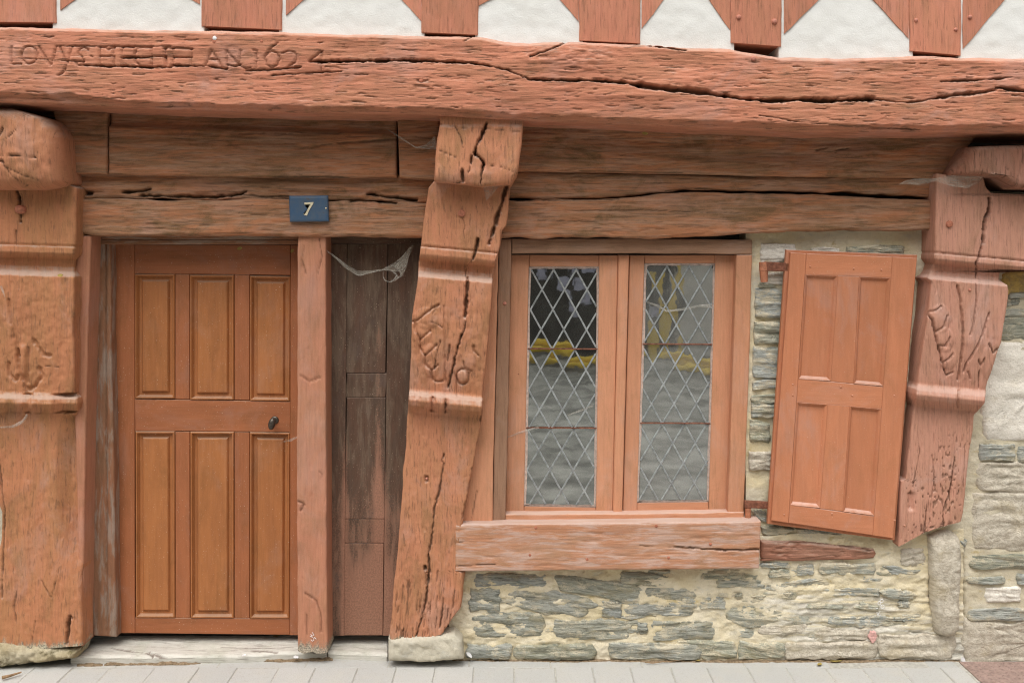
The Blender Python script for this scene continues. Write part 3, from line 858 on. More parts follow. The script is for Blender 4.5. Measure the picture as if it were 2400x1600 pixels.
# ------------------------------------------------------------------ the carved beam
def r1(*p): return [(x / 5.88, 90 + y / 5.88) for x, y in p]
def r2(*p): return [(380 + x / 4.523, 80 + y / 4.523) for x, y in p]
def ell(cx, cy, rx, ry, n=20): return [(cx + rx * math.cos(2 * math.pi * i / n), cy + ry * math.sin(2 * math.pi * i / n)) for i in range(n + 1)]
LW, LD, LB = 2.6, .009, .22
letters = [r1((150, 110), (150, 350), (290, 355)), r1(*ell(395, 230, 105, 125)), r1((520, 110), (695, 375), (770, 105)),
           r1((810, 110), (905, 330)), r1((985, 115), (930, 330), (870, 460), (800, 515)),
           r1((1210, 160), (1150, 120), (1090, 150), (1078, 200), (1120, 260), (1150, 310), (1130, 370), (1060, 370), (1030, 330)),
           r1((1250, 240), (1262, 256)), r1((1365, 115), (1370, 380)), r1((1370, 120), (1440, 120), (1485, 160), (1560, 120)), r1((1560, 115), (1560, 380)),
           r1((1370, 245), (1560, 245)), r1((1675, 115), (1680, 380)), r1((1680, 110), (1830, 125)), r1((1680, 250), (1840, 255)),
           r1((2075, 130), (1890, 130), (1845, 230), (1865, 330), (1940, 390), (2080, 390)), r1((2080, 120), (2085, 390)), r1((2275, 130), (2275, 395)),
           r1((2085, 250), (2275, 250)), r2((30, 150), (35, 330)), r2((110, 150), (112, 330)), r2((305, 160), (308, 330)), r2((110, 245), (305, 245)),
           r2((455, 330), (525, 165), (630, 345)), r2((500, 265), (572, 265)), r2((680, 350), (680, 170), (815, 330), (830, 170)),
           r2((830, 340), (880, 365), (935, 355)), r2((970, 165), (1000, 178), (1000, 352)),
           r2((1220, 95), (1140, 160), (1085, 250), (1110, 330), (1160, 355), (1220, 330), (1245, 260), (1220, 200), (1160, 180), (1105, 225)),
           r2((1275, 205), (1340, 180), (1400, 190), (1430, 235), (1410, 300), (1320, 360), (1470, 352)), r2((1690, 185), (1560, 290), (1850, 290)), r2((1690, 185), (1690, 400))]
letters = [(l, LW, LD, LB) for l in letters]
beam_cracks = letters + [
    (r1((800, 103), (1300, 105), (2350, 112)), 3, .008, .5), (r2((0, 148), (320, 158)), 3, .008, .5),
    (r1((1150, 372), (1550, 385), (1700, 385), (2350, 398)) + r2((100, 335), (420, 335), (680, 368)), 3.6, .02, .9),
    (r1((330, 275), (700, 295), (1000, 315), (1150, 320)), 2, .006, .6), (r1((1680, 262), (1830, 262), (2080, 258)), 3, .014, .9),
    (r2((690, 325), (770, 345), (830, 320)), 2.5, .012, .8), (r2((890, 385), (1020, 380), (1300, 370), (1470, 350)), 2.8, .014, .8),
    (r2((1160, 435), (1340, 425), (1690, 405), (1900, 400)), 2.8, .014, .8),
    ([(725, 145), (800, 144), (890, 143), (950, 141), (1020, 143), (1090, 147), (1150, 155)], 4.6, .035, 1),
    ([(1150, 155), (1190, 165), (1225, 180), (1240, 187), (1310, 189), (1400, 189), (1460, 194), (1500, 200)], 4.2, .03, 1),
    ([(1500, 200), (1560, 208), (1600, 212), (1650, 217), (1700, 225)], 7.5, .04, .75),
    ([(1700, 225), (1735, 232), (1800, 236), (1850, 235), (1880, 233), (1920, 236), (1970, 236), (2045, 232)], 6.0, .04, 1),
    ([(2045, 232), (2110, 241), (2150, 239), (2200, 229)], 3, .015, .6),
    ([(2200, 229), (2250, 222), (2300, 218), (2335, 211)], 6, .025, .7), ([(2335, 206), (2365, 208), (2400, 214), (2500, 222)], 5, .03, 1),
    ([(2207, 192), (2290, 188), (2372, 182)], 3.2, .015, .9), ([(1241, 134), (1290, 118), (1312, 107), (1327, 97)], 3.2, .02, 1),
    ([(1516, 104), (1560, 109), (1610, 118)], 3.5, .02, 1), ([(1088, 96), (1104, 84)], 3, .012, .7),
    ([(1780, 271), (1880, 288), (2000, 296), (2160, 302)], 2, .006, .8), ([(980, 190), (996, 190), (1002, 189)], 5, .010, .5)]
for i in range(420):  # short weather checks along the grain
    x = random.uniform(-60, 2460)
    f = random.uniform(.1, .95)
    yt = np.interp(x, *A_(BT).T); ybm = np.interp(x, *A_(BB).T)
    y = yt + (ybm - yt) * f
    if x < 740 and 100 < y < 165: continue
    L = random.uniform(6, 34); s = random.uniform(-.06, .08) + .035
    beam_cracks.append(([(x, y), (x + L * .5, y + L * s * .5 + random.uniform(-1.5, 1.5)), (x + L, y + L * s)], random.uniform(1.0, 2.0), random.uniform(.003, .007), .6))
def beam_relief(PX, PY):
    d = .010 * fbm(PX / 260, PY / 70, 5, 3)
    d += .0022 * fbm(PX / 60, PY / 8, 15, 4)
    bulge = np.exp(-((PX - 1330) / 110) ** 2 - ((PY - 135) / 30) ** 2)
    d += .012 * bulge * (1 + .6 * fbm(PX / 22, PY / 9, 33, 3))
    low = sstep(0, -8, PY - np.interp(PX, *A_(BB).T) + 7 + 10 * sstep(300, 100, PX) + 6 * fbm(PX / 40, 2.2, 44, 3))
    d -= .022 * (1 - low)
    d -= .014 * sstep(12, 0, PY - np.interp(PX, *A_(BT).T)) * (1 + .8 * fbm(PX / 30, 1.1, 45, 3))
    return d
beam = field('carved_beam', BT, BB, 'h', -400, 2800, -.30, .12, M_beam, step=(3.4, 1.9), rnd=9, relief=beam_relief, cracks=beam_cracks, grain=.0010, glen=40, gwid=2.8, wob=2.2, seed=3)
thing(beam, 'long cracked red beam across the whole front with carved lettering and date', 'timber beam')
for px, py, r, m in ((504, 90, .010, M_white), (503, 99, .009, M_plug), (613, 98, .007, M_plug), (1766, 138, .009, M_bolt), (1292, 135, .007, M_bolt), (987, 190, .008, M_plug)):
    dome('nail_head', px, py, -.296, r, .007, m, beam)

# ------------------------------------------------------------------ rails between the posts, left of the middle post
def rl(cx, cy): return (cx / 2.94, cy / 2.94)
o = field('rail', [(120, 255), (1050, 275)], [(250, 409), (337, 411), (500, 414), (800, 417), (931, 416)], 'h', 253, 929, -.085, .05, M_rail, rnd=7, seed=21, ends=True, grain=.0018, glen=90,
          relief=lambda X, Y: .006 * fbm(X / 200, Y / 30, 4, 3) - .02 * sstep(300, 285, Y - .028 * (X - 250)),
          cracks=[([(700, 348), (790, 336), (930, 325)], 2, .006, .8), ([(560, 315), (700, 312), (800, 312)], 1.8, .005, .8), ([(640, 416), (760, 414), (820, 417)], 3, .01, 1)])
thing(o, 'brown stained upper rail over the door between two short end blocks', 'timber rail')
o = field('end_block', [(120, 255), (256, 262)], [(130, 408), (256, 409)], 'h', [(0, 120), (.2, 130), (1, 147)], 250, -.092, .05, M_rail, rnd=6, seed=22, ends=True, grain=.002)
thing(o, 'short dark stained timber block between the round beam end and the rail over the door', 'timber block', 'end blocks of the rail over the door')
o = field('end_block', [(931, 270), (1040, 276)], [(934, 417), (1040, 424)], 'h', [(0, 931), (1, 936)], 1030, -.098, .05, M_rail, rnd=6, seed=23, ends=True, grain=.002)
thing(o, 'short timber block beside the middle beam end, closing the rail over the door', 'timber block', 'end blocks of the rail over the door')
gapB = [([(153, 446), (185, 450), (212, 453)], 6, .03, 1), ([(290, 451), (330, 448), (352, 444)], 4, .03, 1), ([(330, 459), (400, 461), (500, 462), (545, 458), (575, 450)], 4.5, .03, 1),
        ([(560, 455), (620, 462), (680, 460)], 3, .015, .8), ([(862, 455), (900, 460), (975, 470)], 4.5, .04, 1), ([(820, 471), (870, 472), (927, 475)], 4, .03, 1)]
o = field('split_rail', [(140, 398), (1040, 412)], [(150, 463), (300, 466), (500, 469), (700, 467), (1000, 478)], 'h', 140, 1020, -.045, .06, M_rail, rnd=8, seed=24, grain=.0024,
          relief=lambda X, Y: .01 * fbm(X / 160, Y / 18, 8, 3), cracks=gapB, wob=6)
thing(o, 'thin dusty split rail with black gaps above the door lintel', 'timber rail')
o = field('door_lintel', [(184, 465), (300, 467), (500, 470), (575, 463), (800, 470), (1000, 477)], [(184, 549), (211, 553), (694, 554), (800, 555), (1000, 556)], 'h', 184, 1000, -.065, .10, M_rail, rnd=9, seed=25,
          ends=True, grain=.002, relief=lambda X, Y: .008 * fbm(X / 200, Y / 25, 9, 3),
          cracks=gapB[2:] + [([(560, 500), (640, 506), (676, 503)], 1.6, .005, .7), ([(800, 490), (900, 493), (980, 498)], 1.6, .005, .7)], wob=5)
thing(o, 'brown lintel directly over the door and side panel, behind the blue number plate', 'timber lintel')

# right of the middle post
o = field('rail', [(1180, 275), (1600, 283), (2280, 305)], [(1222, 401), (1600, 407), (1770, 412), (2144, 417), (2300, 420)], 'h', 1190, [(0, 2300), (1, 2215)], -.085, .05, M_rail, rnd=7, seed=31, ends=True, grain=.0018, glen=80,
          relief=lambda X, Y: .007 * fbm(X / 180, Y / 30, 7, 3),
          cracks=[([(1915, 352), (1937, 346)], 2.5, .008, .8), ([(1960, 360), (1958, 352), (1990, 348)], 2.5, .01, 1), ([(1300, 396), (1380, 401), (1600, 405)], 1.8, .005, .8)])
thing(o, 'brown stained upper rail over the window, from the middle post to the right beam end', 'timber rail')
o = field('split_rail', [(1180, 400), (1600, 408), (2200, 417)], [(1180, 467), (1446, 463), (1520, 455), (1600, 444), (1760, 446), (1900, 450), (2000, 452), (2190, 463)], 'h', 1180, 2190, -.050, .05, M_rail, rnd=8, seed=32, grain=.0022, wob=6,
          relief=lambda X, Y: .008 * fbm(X / 150, Y / 20, 17, 3), cracks=[([(1560, 448), (1640, 442), (1700, 446)], 2.2, .008, .8), ([(1470, 462), (1560, 457), (1600, 461)], 3.2, .02, 1)])
thing(o, 'thin dusty rail with a ragged lower edge above the window lintel', 'timber rail')
o = field('window_lintel', [(1170, 470), (1446, 466), (1520, 458), (1600, 449), (1760, 452), (1900, 457), (2000, 460), (2190, 470)], [(1181, 557), (1600, 558), (1700, 552), (1763, 546), (1900, 542), (2190, 539)], 'h', 1165, 2180, -.062, .06, M_rail, rnd=8, seed=33, grain=.002, wob=5,
          relief=lambda X, Y: .008 * fbm(X / 170, Y / 22, 19, 3) - .012 * sstep(470, 456, Y) * (X > 1500), cracks=[([(1210, 470), (1300, 468), (1450, 467)], 3, .012, .8), ([(1320, 494), (1500, 492), (1600, 496), (1750, 500)], 1.8, .006, .8), ([(1260, 516), (1400, 520)], 1.8, .005, .7)])
thing(o, 'brown lintel over the window and shutter, rough along its top', 'timber lintel')

# ------------------------------------------------------------------ beam ends
def endL(X, Y):
    r = np.hypot((X - 40) / 125, (Y - 335) / 110)
    return .03 * (1 - np.clip(r, 0, 1.4) ** 2) + .004 * fbm(X / 18, Y / 18, 3, 3)
o = field('beam_end', [(250, -60), (440, -60)], [(252, 18), (262, 62), (275, 104), (295, 122), (320, 134), (360, 137), (400, 139), (424, 141), (436, 120), (444, 60)], 'v', 250, 442, -.235, .05, M_post, rnd=26, rdep=.07, seed=41,
          relief=endL, ends=True, grain=.001, rough=.002,
          cracks=[([(0, 366), (20, 368), (40, 366), (90, 369)], 2.2, .012, 1), ([(14, 300), (6, 322), (0, 332)], 2.4, .012, 1), ([(45, 305), (30, 322), (18, 330)], 1.6, .008, .9), ([(0, 380), (8, 378), (30, 410), (60, 435)], 2, .008, .9), ([(15, 390), (60, 412), (100, 425)], 1.6, .006, .8), ([(5, 378), (14, 381)], 5, .014, 1)])
thing(o, 'rounded pinkish beam end under the left end of the carved beam', 'beam end')
o = field('beam_end', [(268, 1030), (284, 1032), (326, 1024), (374, 1019), (422, 1018), (436, 1020)], [(268, 1228), (287, 1227), (343, 1222), (405, 1213), (430, 1198), (440, 1196)], 'v', 268, [(0, 424), (.6, 436), (1, 430)], -.245, .05, M_post, rnd=9, seed=42, ends=True, grain=.001,
          relief=lambda X, Y: .006 * fbm(X / 50, Y / 50, 6, 3) + .010 * sstep(290, 300, Y) - .008 * sstep(405, 432, Y),
          cracks=[([(1142, 288), (1133, 306), (1128, 322), (1117, 338), (1112, 360)], 4.2, .04, 1), ([(1112, 360), (1126, 370), (1134, 384)], 3.4, .03, 1), ([(1105, 367), (1104, 385)], 3.6, .03, 1), ([(1104, 385), (1098, 405)], 2, .015, 1),
                  ([(1134, 386), (1128, 405), (1126, 430)], 3.2, .03, 1), ([(1084, 402), (1085, 424)], 5, .03, 1), ([(1068, 300), (1080, 322), (1086, 350)], 2, .012, 1), ([(1106, 298), (1106, 320)], 1.4, .008, .8),
                  ([(1022, 350), (1060, 365), (1072, 371)], 1.3, .006, .8), ([(1134, 386), (1170, 391), (1212, 405)], 1.6, .008, .6), ([(1033, 292), (1080, 299), (1140, 302), (1220, 310)], 1.6, .006, .6), ([(1084, 424), (1070, 430)], 2, .01, .9)])
thing(o, 'square beam end with a deep forked crack above the middle carved post', 'beam end')
o = field('beam_end', [(330, 2300), (342, 2280), (360, 2268), (398, 2246), (408, 2244), (412, 2300), (442, 2320)], [(330, 2560), (445, 2560)], 'v', [(0, 342), (.2, 340), (1, 336)], [(0, 408), (.2, 412), (.28, 440), (1, 444)], -.215, .05, M_emb, rnd=14, rdep=.03, seed=43, ends=True, grain=.0012,
          relief=lambda X, Y: -.05 * sstep(2300, 2262, X + .28 * (Y - 340)) + .004 * fbm(X / 40, Y / 40, 8, 3), cracks=[([(2358, 394), (2362, 396)], 5, .012, .9)])
thing(o, 'slanted dark red beam end at the right edge of the photo', 'beam end')

# ------------------------------------------------------------------ the three carved posts
def prof(pts, slope, xc):
    pts = A_(pts)
    return lambda PX, PY: np.interp(PY - slope * (PX - xc), pts[:, 0], pts[:, 1])

# left post
pl = prof([(430, -.125), (570, -.125), (574, -.118), (578, -.127), (592, -.128), (598, -.112), (606, -.080), (622, -.072), (634, -.084), (646, -.122), (700, -.125), (800, -.118), (918, -.105), (926, -.11), (934, -.138), (946, -.146),
           (958, -.13), (966, -.09), (975, -.080), (1050, -.075), (1300, -.078), (1580, -.085)], .03, 80)
def r3(*p): return [(x / 3.409, 540 + y / 3.409) for x, y in p]
post_l_cr = [(r3((65, 560), (100, 760), (150, 1000)), 5, .008, .1), (r3((140, 960), (160, 1100), (210, 1260)), 6, .012, .15), (r3((270, 880), (340, 990), (400, 1000)), 6, .010, .1),
             (r3((310, 1100), (340, 1160), (285, 1240), (210, 1290)), 6, .010, .1), (r3((70, 1060), (75, 1150), (130, 1200), (145, 1160)), 5, .010, .1), (r3((225, 940), (222, 1210)), 5, .008, .1),
             (r3((128, 0), (125, 115)), 2.2, .008, .8), (r3((330, 1078), (390, 1086), (470, 1092)), 2, .006, .8), ([(36, 440), (44, 470), (47, 520)], 4, .02, 1), ([(38, 445), (40, 465)], 3, .02, 1),
             ([(162, 1445), (160, 1470), (156, 1510)], 5, .03, 1), ([(166, 1444), (168, 1448)], 6, .025, 1), ([(82, 1455), (75, 1500)], 2.6, .01, .9), ([(40, 1380), (32, 1420), (38, 1460)], 2, .008, .8),
             ([(-5, 1050), (10, 1200), (4, 1400)], 2.4, .01, .7), ([(98, 1360), (120, 1400), (140, 1330)], 1.8, .006, .6)]
def post_l_relief(X, Y):
    d = .006 * fbm(X / 60, Y / 140, 4, 3)
    leaf = ((Y > 655) & (Y < 915))
    d = d + leaf * .002 * fbm(X / 9, Y / 12, 14, 3)
    edge = np.interp(Y, [900, 985, 1060, 1200, 1300, 1400], [172, 138, 134, 128, 150, 190])
    d = d - .040 * sstep(edge - 6, edge + 32, X) * sstep(960, 985, Y) * (1 - .8 * sstep(1230, 1400, Y))
    d = d + (Y > 922) * (Y < 968) * (.012 * fbm(X / 22, Y / 30, 67, 3) - .012 * sstep(14, 0, abs(X - 64)) - .03 * sstep(118, 150, X))
    d = d + .010 * np.exp(-((X - 56) / 9) ** 2) * sstep(800, 820, Y) * sstep(890, 870, Y)
    return d
o = field('carved_post', [(420, -60), (1000, -50), (1150, -18), (1200, 1), (1260, 0), (1400, -20), (1560, -30)], [(425, 150), (440, 178), (560, 176), (640, 172), (960, 172), (1000, 174), (1200, 182), (1340, 188), (1520, 192)], 'v', 425, [(0, 1532), (.5, 1520), (1, 1512)], -.1, .02, M_postl,
          rnd=6, step=(2.8, 2.4), seed=51, relief=post_l_relief, yfn=pl, cracks=post_l_cr, grain=.0011, glen=55, gwid=5, rough=.0024, wob=3.5,
          stain_shade=lambda X, Y: .85 * sstep(1482, 1535, Y) + .12 * sstep(1200, 1400, Y))
thing(o, 'left carved post beside the door with a dusty scroll and a mossy foot', 'carved post', 'carved posts')
dome('peg', 48, 491, -.128, .017, .016, M_plug, o, sx=1.25)
o = field('post_cover_board', [(545, 180), (640, 176), (960, 175), (1200, 181), (1520, 190)], [(545, 213), (800, 204), (1066, 200), (1151, 198), (1512, 193)], 'v', 552, 1514, -.055, .05, M_smooth, rnd=4, seed=52, grain=.0008, ends=True)
thing(o, 'narrow red board closing the left post towards the door recess', 'timber board')
o = field('footing', [(1480, -60), (1590, -60)], [(1480, 150), (1520, 178), (1550, 170), (1575, 60), (1590, 10)], 'v', [(0, 1500), (.6, 1515), (1, 1530)], [(0, 1576), (.6, 1562), (1, 1549)], -.10, .05, M_moss, rnd=16, rdep=.05, seed=53, rough=.020, ends=True, grain=0)
thing(o, 'crumbling mossy lump under the foot of the left post', 'footing')

# middle post
pm = prof([(420, -.150), (578, -.150), (581, -.141), (585, -.152), (600, -.155), (608, -.145), (615, -.105), (630, -.095), (641, -.104), (653, -.150), (700, -.150), (800, -.14), (918, -.112), (925, -.118), (931, -.148), (945, -.163), (958, -.15),
           (966, -.112), (973, -.092), (1010, -.086), (1300, -.084), (1500, -.075)], .092, 1040)
def r4(*p): return [(930 + x / 3.563, 560 + y / 3.563) for x, y in p]
g_ = lambda pts, w=3.2, d=.010, b=.15: (r4(*pts), w, d, b)
mid_cr = [g_([(350, 545), (260, 610), (170, 675), (130, 690)]), g_([(150, 700), (165, 790), (195, 840), (235, 800), (275, 770)]), g_([(195, 840), (200, 910), (235, 970), (290, 930), (330, 880)]),
          g_([(235, 970), (245, 1050), (290, 1090), (340, 1050)]), g_([(290, 1090), (295, 1160), (330, 1195), (385, 1185)]), g_([(395, 560), (400, 900), (405, 1150), (430, 1240)], 3, .007), g_([(350, 550), (300, 620), (300, 680)], 2, .006, .6),
          g_([(270, 690), (310, 695), (380, 735)], 3, .012, .9), g_([(640, 890), (640, 930), (680, 970)]), g_([(560, 1020), (570, 1080), (620, 1100)]), g_(ell(550, 1150, 50, 62)), g_([(500, 1140), (500, 1310)], 2.4, .008, .4),
          g_([(680, 0), (660, 90), (640, 170)], 4.5, .03, 1), g_([(640, 170), (578, 230), (575, 310)], 2.2, .01, .8), g_([(590, 325), (585, 450), (575, 560), (572, 650)], 4.6, .035, .8), g_([(580, 690), (568, 745), (545, 800)], 2.4, .012, 1),
          g_([(545, 800), (500, 930), (460, 1110), (430, 1240)], 3.8, .022, .95), g_([(365, 850), (330, 960), (315, 1080)], 2.6, .012, .9), g_([(445, 880), (425, 1020)], 2.4, .010, .8), g_([(410, 1340), (405, 1440)], 4, .02, .6), g_([(300, 1330), (280, 1430)], 4, .012, .3),
          g_([(700, 1480), (705, 1568)], 4, .02, .8),
          ([(1188, 430), (1178, 470), (1168, 500), (1155, 545), (1146, 570)], 5.5, .035, .8), ([(1085, 512), (1090, 530), (1086, 545)], 2, .006, .7),
          ([(1040, 1064), (1036, 1082)], 4, .02, 1), ([(1040, 1085), (1030, 1150), (1018, 1190), (1012, 1260), (1004, 1300)], 2.8, .012, 1), ([(1004, 1300), (1006, 1340), (1000, 1400), (988, 1450), (975, 1490)], 3.2, .016, 1),
          ([(1040, 1400), (1036, 1440), (1030, 1470)], 2.6, .012, .9), ([(960, 1340), (955, 1420), (945, 1480)], 2, .008, .8), ([(1110, 1100), (1098, 1160), (1084, 1215)], 5, .02, .5), ([(995, 1328), (997, 1334)], 5, .02, 1), ([(999, 1118), (1000, 1126)], 5, .012, .4)]
for i in range(46):
    x = random.uniform(925, 1070); y = random.uniform(1330, 1490)
    mid_cr.append(([(x, y), (x - 3, y + random.uniform(12, 40))], random.uniform(1.2, 2.2), .006, .7))
def mid_relief(X, Y):
    d = .006 * fbm(X / 50, Y / 120, 4, 3)
    d = d + sstep(720, 740, Y) * sstep(925, 900, Y) * .0025 * fbm(X / 14, Y / 18, 14, 3)
    lobe = 0
    for cx, cy, rx, ry, a in ((1000, 745, 30, 26, .008), (988, 785, 22, 26, .009), (1005, 830, 22, 26, .008), (1012, 866, 18, 18, .007), (1085, 882, 15, 17, .010), (1098, 850, 18, 22, .007), (1040, 800, 12, 90, .006)):
        lobe = lobe + a * np.clip(1 - ((X - cx) / rx) ** 2 - ((Y - cy) / ry) ** 2, 0, 1) ** .6
    d = d + lobe
    sc = Y - .092 * (X - 1040)
    d = d + (sc > 926) * (sc < 966) * (.010 * fbm(X / 16, Y / 30, 66, 3) - .010 * sstep(12, 0, abs(X - 1016)) - .012 * sstep(10, 0, abs(X - 1046)))
    d = d + .0045 * sstep(1250, 1380, Y) * fbm(X / 6, Y / 40, 24, 3)
    d = d - .03 * sstep(1210, 1225, Y) * sstep(1080, 1092, X)
    d = d - .02 * sstep(1128, 1140, X - .0 * Y) * sstep(905, 930, Y)
    return d
o = field('carved_post', [(415, 1020), (422, 1019), (440, 1003), (531, 990), (577, 985), (652, 977), (737, 967), (924, 957), (968, 955), (1066, 948), (1236, 936), (1400, 921), (1505, 912)],
          [(415, 1197), (432, 1196), (530, 1186), (540, 1177), (577, 1171), (611, 1162), (662, 1155), (839, 1141), (925, 1130), (972, 1129), (1066, 1114), (1212, 1086), (1290, 1075), (1338, 1072), (1345, 1088), (1424, 1081), (1451, 1060), (1490, 1034)],
          'v', 418, [(0, 1503), (.3, 1498), (.45, 1503), (.6, 1492), (.75, 1497), (1, 1484)], -.1, .06, M_post, rnd=5, step=(2.8, 2.4), seed=61, relief=mid_relief, yfn=pm, cracks=mid_cr, grain=.0011, glen=45, gwid=4.5, rough=.0022, wob=3.0,
          stain_shade=lambda X, Y: .62 * sstep(1475, 1500, Y))
thing(o, 'leaning middle carved post between door panel and window, leaf carving split by a long crack', 'carved post', 'carved posts')
dome('peg', 1082, 500, -.154, .014, .006, M_plug, o, flat=.6)
dome('nail_head', 1000, 1121, -.086, .005, .004, M_bolt, o)
o = field('footing', [(1480, 912), (1500, 908), (1552, 908)], [(1480, 1055), (1505, 1082), (1552, 1086)], 'v', [(0, 1498), (1, 1488)], [(0, 1552), (.5, 1554), (1, 1548)], -.088, .06, M_lime, rnd=16, seed=62, rough=.012, ends=True, grain=0)
thing(o, 'smooth pale cement block under the foot of the middle post', 'footing')

# right post
pr = prof([(400, -.115), (594, -.115), (597, -.106), (601, -.117), (612, -.120), (617, -.108), (624, -.075), (640, -.066), (651, -.076), (660, -.120), (800, -.112), (908, -.085), (915, -.094), (923, -.122), (934, -.130), (946, -.118), (955, -.085),
           (962, -.064), (1280, -.060)], .095, 2250)
def r5(*p): return [(2080 + x / 3.5625, 560 + y / 3.5625) for x, y in p]
h_ = lambda pts, w=3.0, d=.009, b=.3: (r5(*pts), w, d, b)
right_cr = [h_([(585, 390), (610, 500), (630, 700), (630, 880), (605, 1050), (590, 1170)], 3.6, .012), h_([(745, 370), (740, 520), (720, 680), (690, 800)], 2.8, .008), h_([(850, 620), (815, 740), (760, 870), (660, 1040), (640, 1110)], 3.2, .01),
            h_([(335, 620), (375, 680), (400, 780), (415, 870), (440, 960), (490, 1140), (545, 1110)], 3.8, .014, .5), h_([(330, 612), (400, 598), (450, 560)]), h_([(410, 770), (470, 730), (500, 640)]), h_([(425, 890), (480, 890), (520, 820)]), h_([(470, 1030), (545, 960)]),
            h_([(855, 870), (880, 950), (920, 920)], 3, .01, .6), h_([(760, 1010), (780, 1055), (810, 1000)]), h_([(675, 1110), (690, 1165)]), h_([(768, 1100), (760, 1240)], 2.5, .01, .8), h_([(600, 1270), (590, 1400)], 4, .01, .3),
            ([(2320, 465), (2318, 495), (2309, 520), (2305, 564), (2290, 617)], 4.6, .04, 1), ([(2290, 617), (2286, 650)], 2.4, .012, .8),
            ([(2238, 1070), (2230, 1130), (2225, 1160), (2212, 1190), (2210, 1235)], 2.2, .012, .8), ([(2185, 1066), (2190, 1120), (2180, 1200)], 1.6, .007, .6), ([(2150, 1010), (2155, 1060), (2140, 1140)], 1.6, .006, .6), ([(2262, 1040), (2258, 1140)], 1.5, .006, .6), ([(2172, 1180), (2166, 1250)], 1.8, .008, .7)]
def right_relief(X, Y):
    d = .004 * fbm(X / 50, Y / 120, 4, 3)
    for cx, cy, rx, ry, a in ((2205, 745, 24, 34, .008), (2214, 795, 22, 30, .009), (2222, 840, 20, 28, .008), (2280, 790, 24, 110, .006), (2318, 850, 20, 40, .006)):
        d = d + a * np.clip(1 - ((X - cx) / rx) ** 2 - ((Y - cy) / ry) ** 2, 0, 1) ** .6
    d = d - .014 * np.exp(-((X - 2136) / 7) ** 2) * sstep(1150, 1160, Y) * sstep(1200, 1190, Y)
    return d
def pit_relief(X, Y): return right_relief(X, Y)
o = field('carved_post', [(406, 2195), (531, 2192), (591, 2192), (612, 2192), (640, 2180), (652, 2176), (662, 2184), (737, 2176), (800, 2166), (904, 2151), (941, 2146), (968, 2140), (1066, 2129), (1124, 2124), (1126, 2114), (1280, 2107)],
          [(406, 2304), (440, 2313), (454, 2326), (459, 2560), (634, 2560), (637, 2346), (655, 2343), (668, 2364), (682, 2366), (802, 2348), (907, 2312), (944, 2309), (960, 2296), (972, 2284), (1009, 2282), (1066, 2272), (1202, 2258), (1222, 2253), (1250, 2196)],
          'v', [(0, 407), (.35, 412), (1, 412)], [(0, 1281), (.6, 1250), (1, 1222)], -.1, .05, M_postr, rnd=5, step=(2.8, 2.4), seed=71, relief=right_relief, yfn=pr, cracks=right_cr, grain=.0012, glen=60, gwid=5, wob=1.6, rough=.001, pits=.004, pitmask=lambda X, Y: sstep(955, 1080, Y))
thing(o, 'pinkish carved post right of the shutter, cut off above the stone wall', 'carved post', 'carved posts')
dome('peg', 2225, 525, -.117, .013, .006, M_plug, o, flat=.6)
dome('nail_head', 2273, 679, -.121, .005, .005, M_bolt, o)
V_ = [([(x, y), (x + .4, y + 2.2)], random.uniform(1.4, 2.3), .006, .95) for x, y in []]

# ------------------------------------------------------------------ house number
q = [(677, 459), (768, 458), (770, 519), (679, 520)]
o = plate('number_plate', q, -.085, -.07, M_enamel, rings=((0, -.003), (2, 0), (6, .0012)))
thing(o, 'small blue enamel house number plate reading 7 on the door lintel', 'house number')
def r6(*p): return [(660 + x / 17.42, 440 + y / 17.42) for x, y in p]
prism('numeral', r6((925, 610), (1300, 585), (1290, 650), (1180, 830), (1090, 1000), (1040, 1135), (940, 1130), (885, 1060), (950, 1085), (1020, 960), (1100, 800), (1170, 680), (930, 690)), -.0885, -.084, M_digit, o)
dome('screw', 764, 488, -.0855, .0035, .002, M_digit, o)

# ------------------------------------------------------------------ door
dfr = empty('door_case', P(480, 1490, .06).reshape(3), 'worn grey brown door frame inside the recess, dusty at its head', 'door frame', None, 'thing')
field('jamb', [(545, 226), (1492, 214)], [(545, 259), (800, 260), (1066, 266), (1492, 272)], 'v', 553, [(0, 1489), (1, 1493)], .045, .11, M_jamb, dfr, rnd=4, seed=81, grain=.001, ends=True, cracks=[([(247, 560), (250, 1480)], 2.4, .010, .2)])
plate('head', [(225, 550), (720, 550), (720, 573), (225, 573)], .04, .11, M_jamb, dfr, rings=((0, -.003), (1.5, 0), (9, 0), (11, -.006)), along='h')
DQ = A_([(268, 572), (697, 575), (694, 1487), (281, 1482)])
door = empty('door', P(480, 1487, .1).reshape(3), 'reddish brown six panel wooden door with a dark oval knob', 'door', None, 'thing')
DY, DB = .10, .14
def dpx(xa, ya, xb, yb): return [(xa, ya), (xb, ya), (xb, yb), (xa, yb)]
flat1 = ((0, -.0025), (1.2, 0))
dt = lambda y: 268 + (281 - 268) * (y - 572) / 910.0
plate('stile', [(dt(572), 572), (315, 572), (316, 1483), (dt(1483), 1483)], DY, DB, M_doorrail, door, flat1)
plate('stile', [(681, 574), (700, 574), (700, 1488), (679, 1488)], DY, DB, M_doorrail, door, flat1)
plate('top_rail', [(315.5, 573), (680.5, 574), (680.5, 645), (315.5, 641)], DY + .0006, DB, M_doorrail, door, flat1, along='h')
plate('lock_rail', [(315.5, 935), (680.5, 941), (680.5, 1012), (316.5, 1009)], DY + .0006, DB, M_doorrail, door, flat1, along='h')
plate('bottom_rail', [(316.5, 1447), (679, 1449), (679, 1487), (316.5, 1483)], DY + .0006, DB, M_doorrail, door, flat1, along='h')
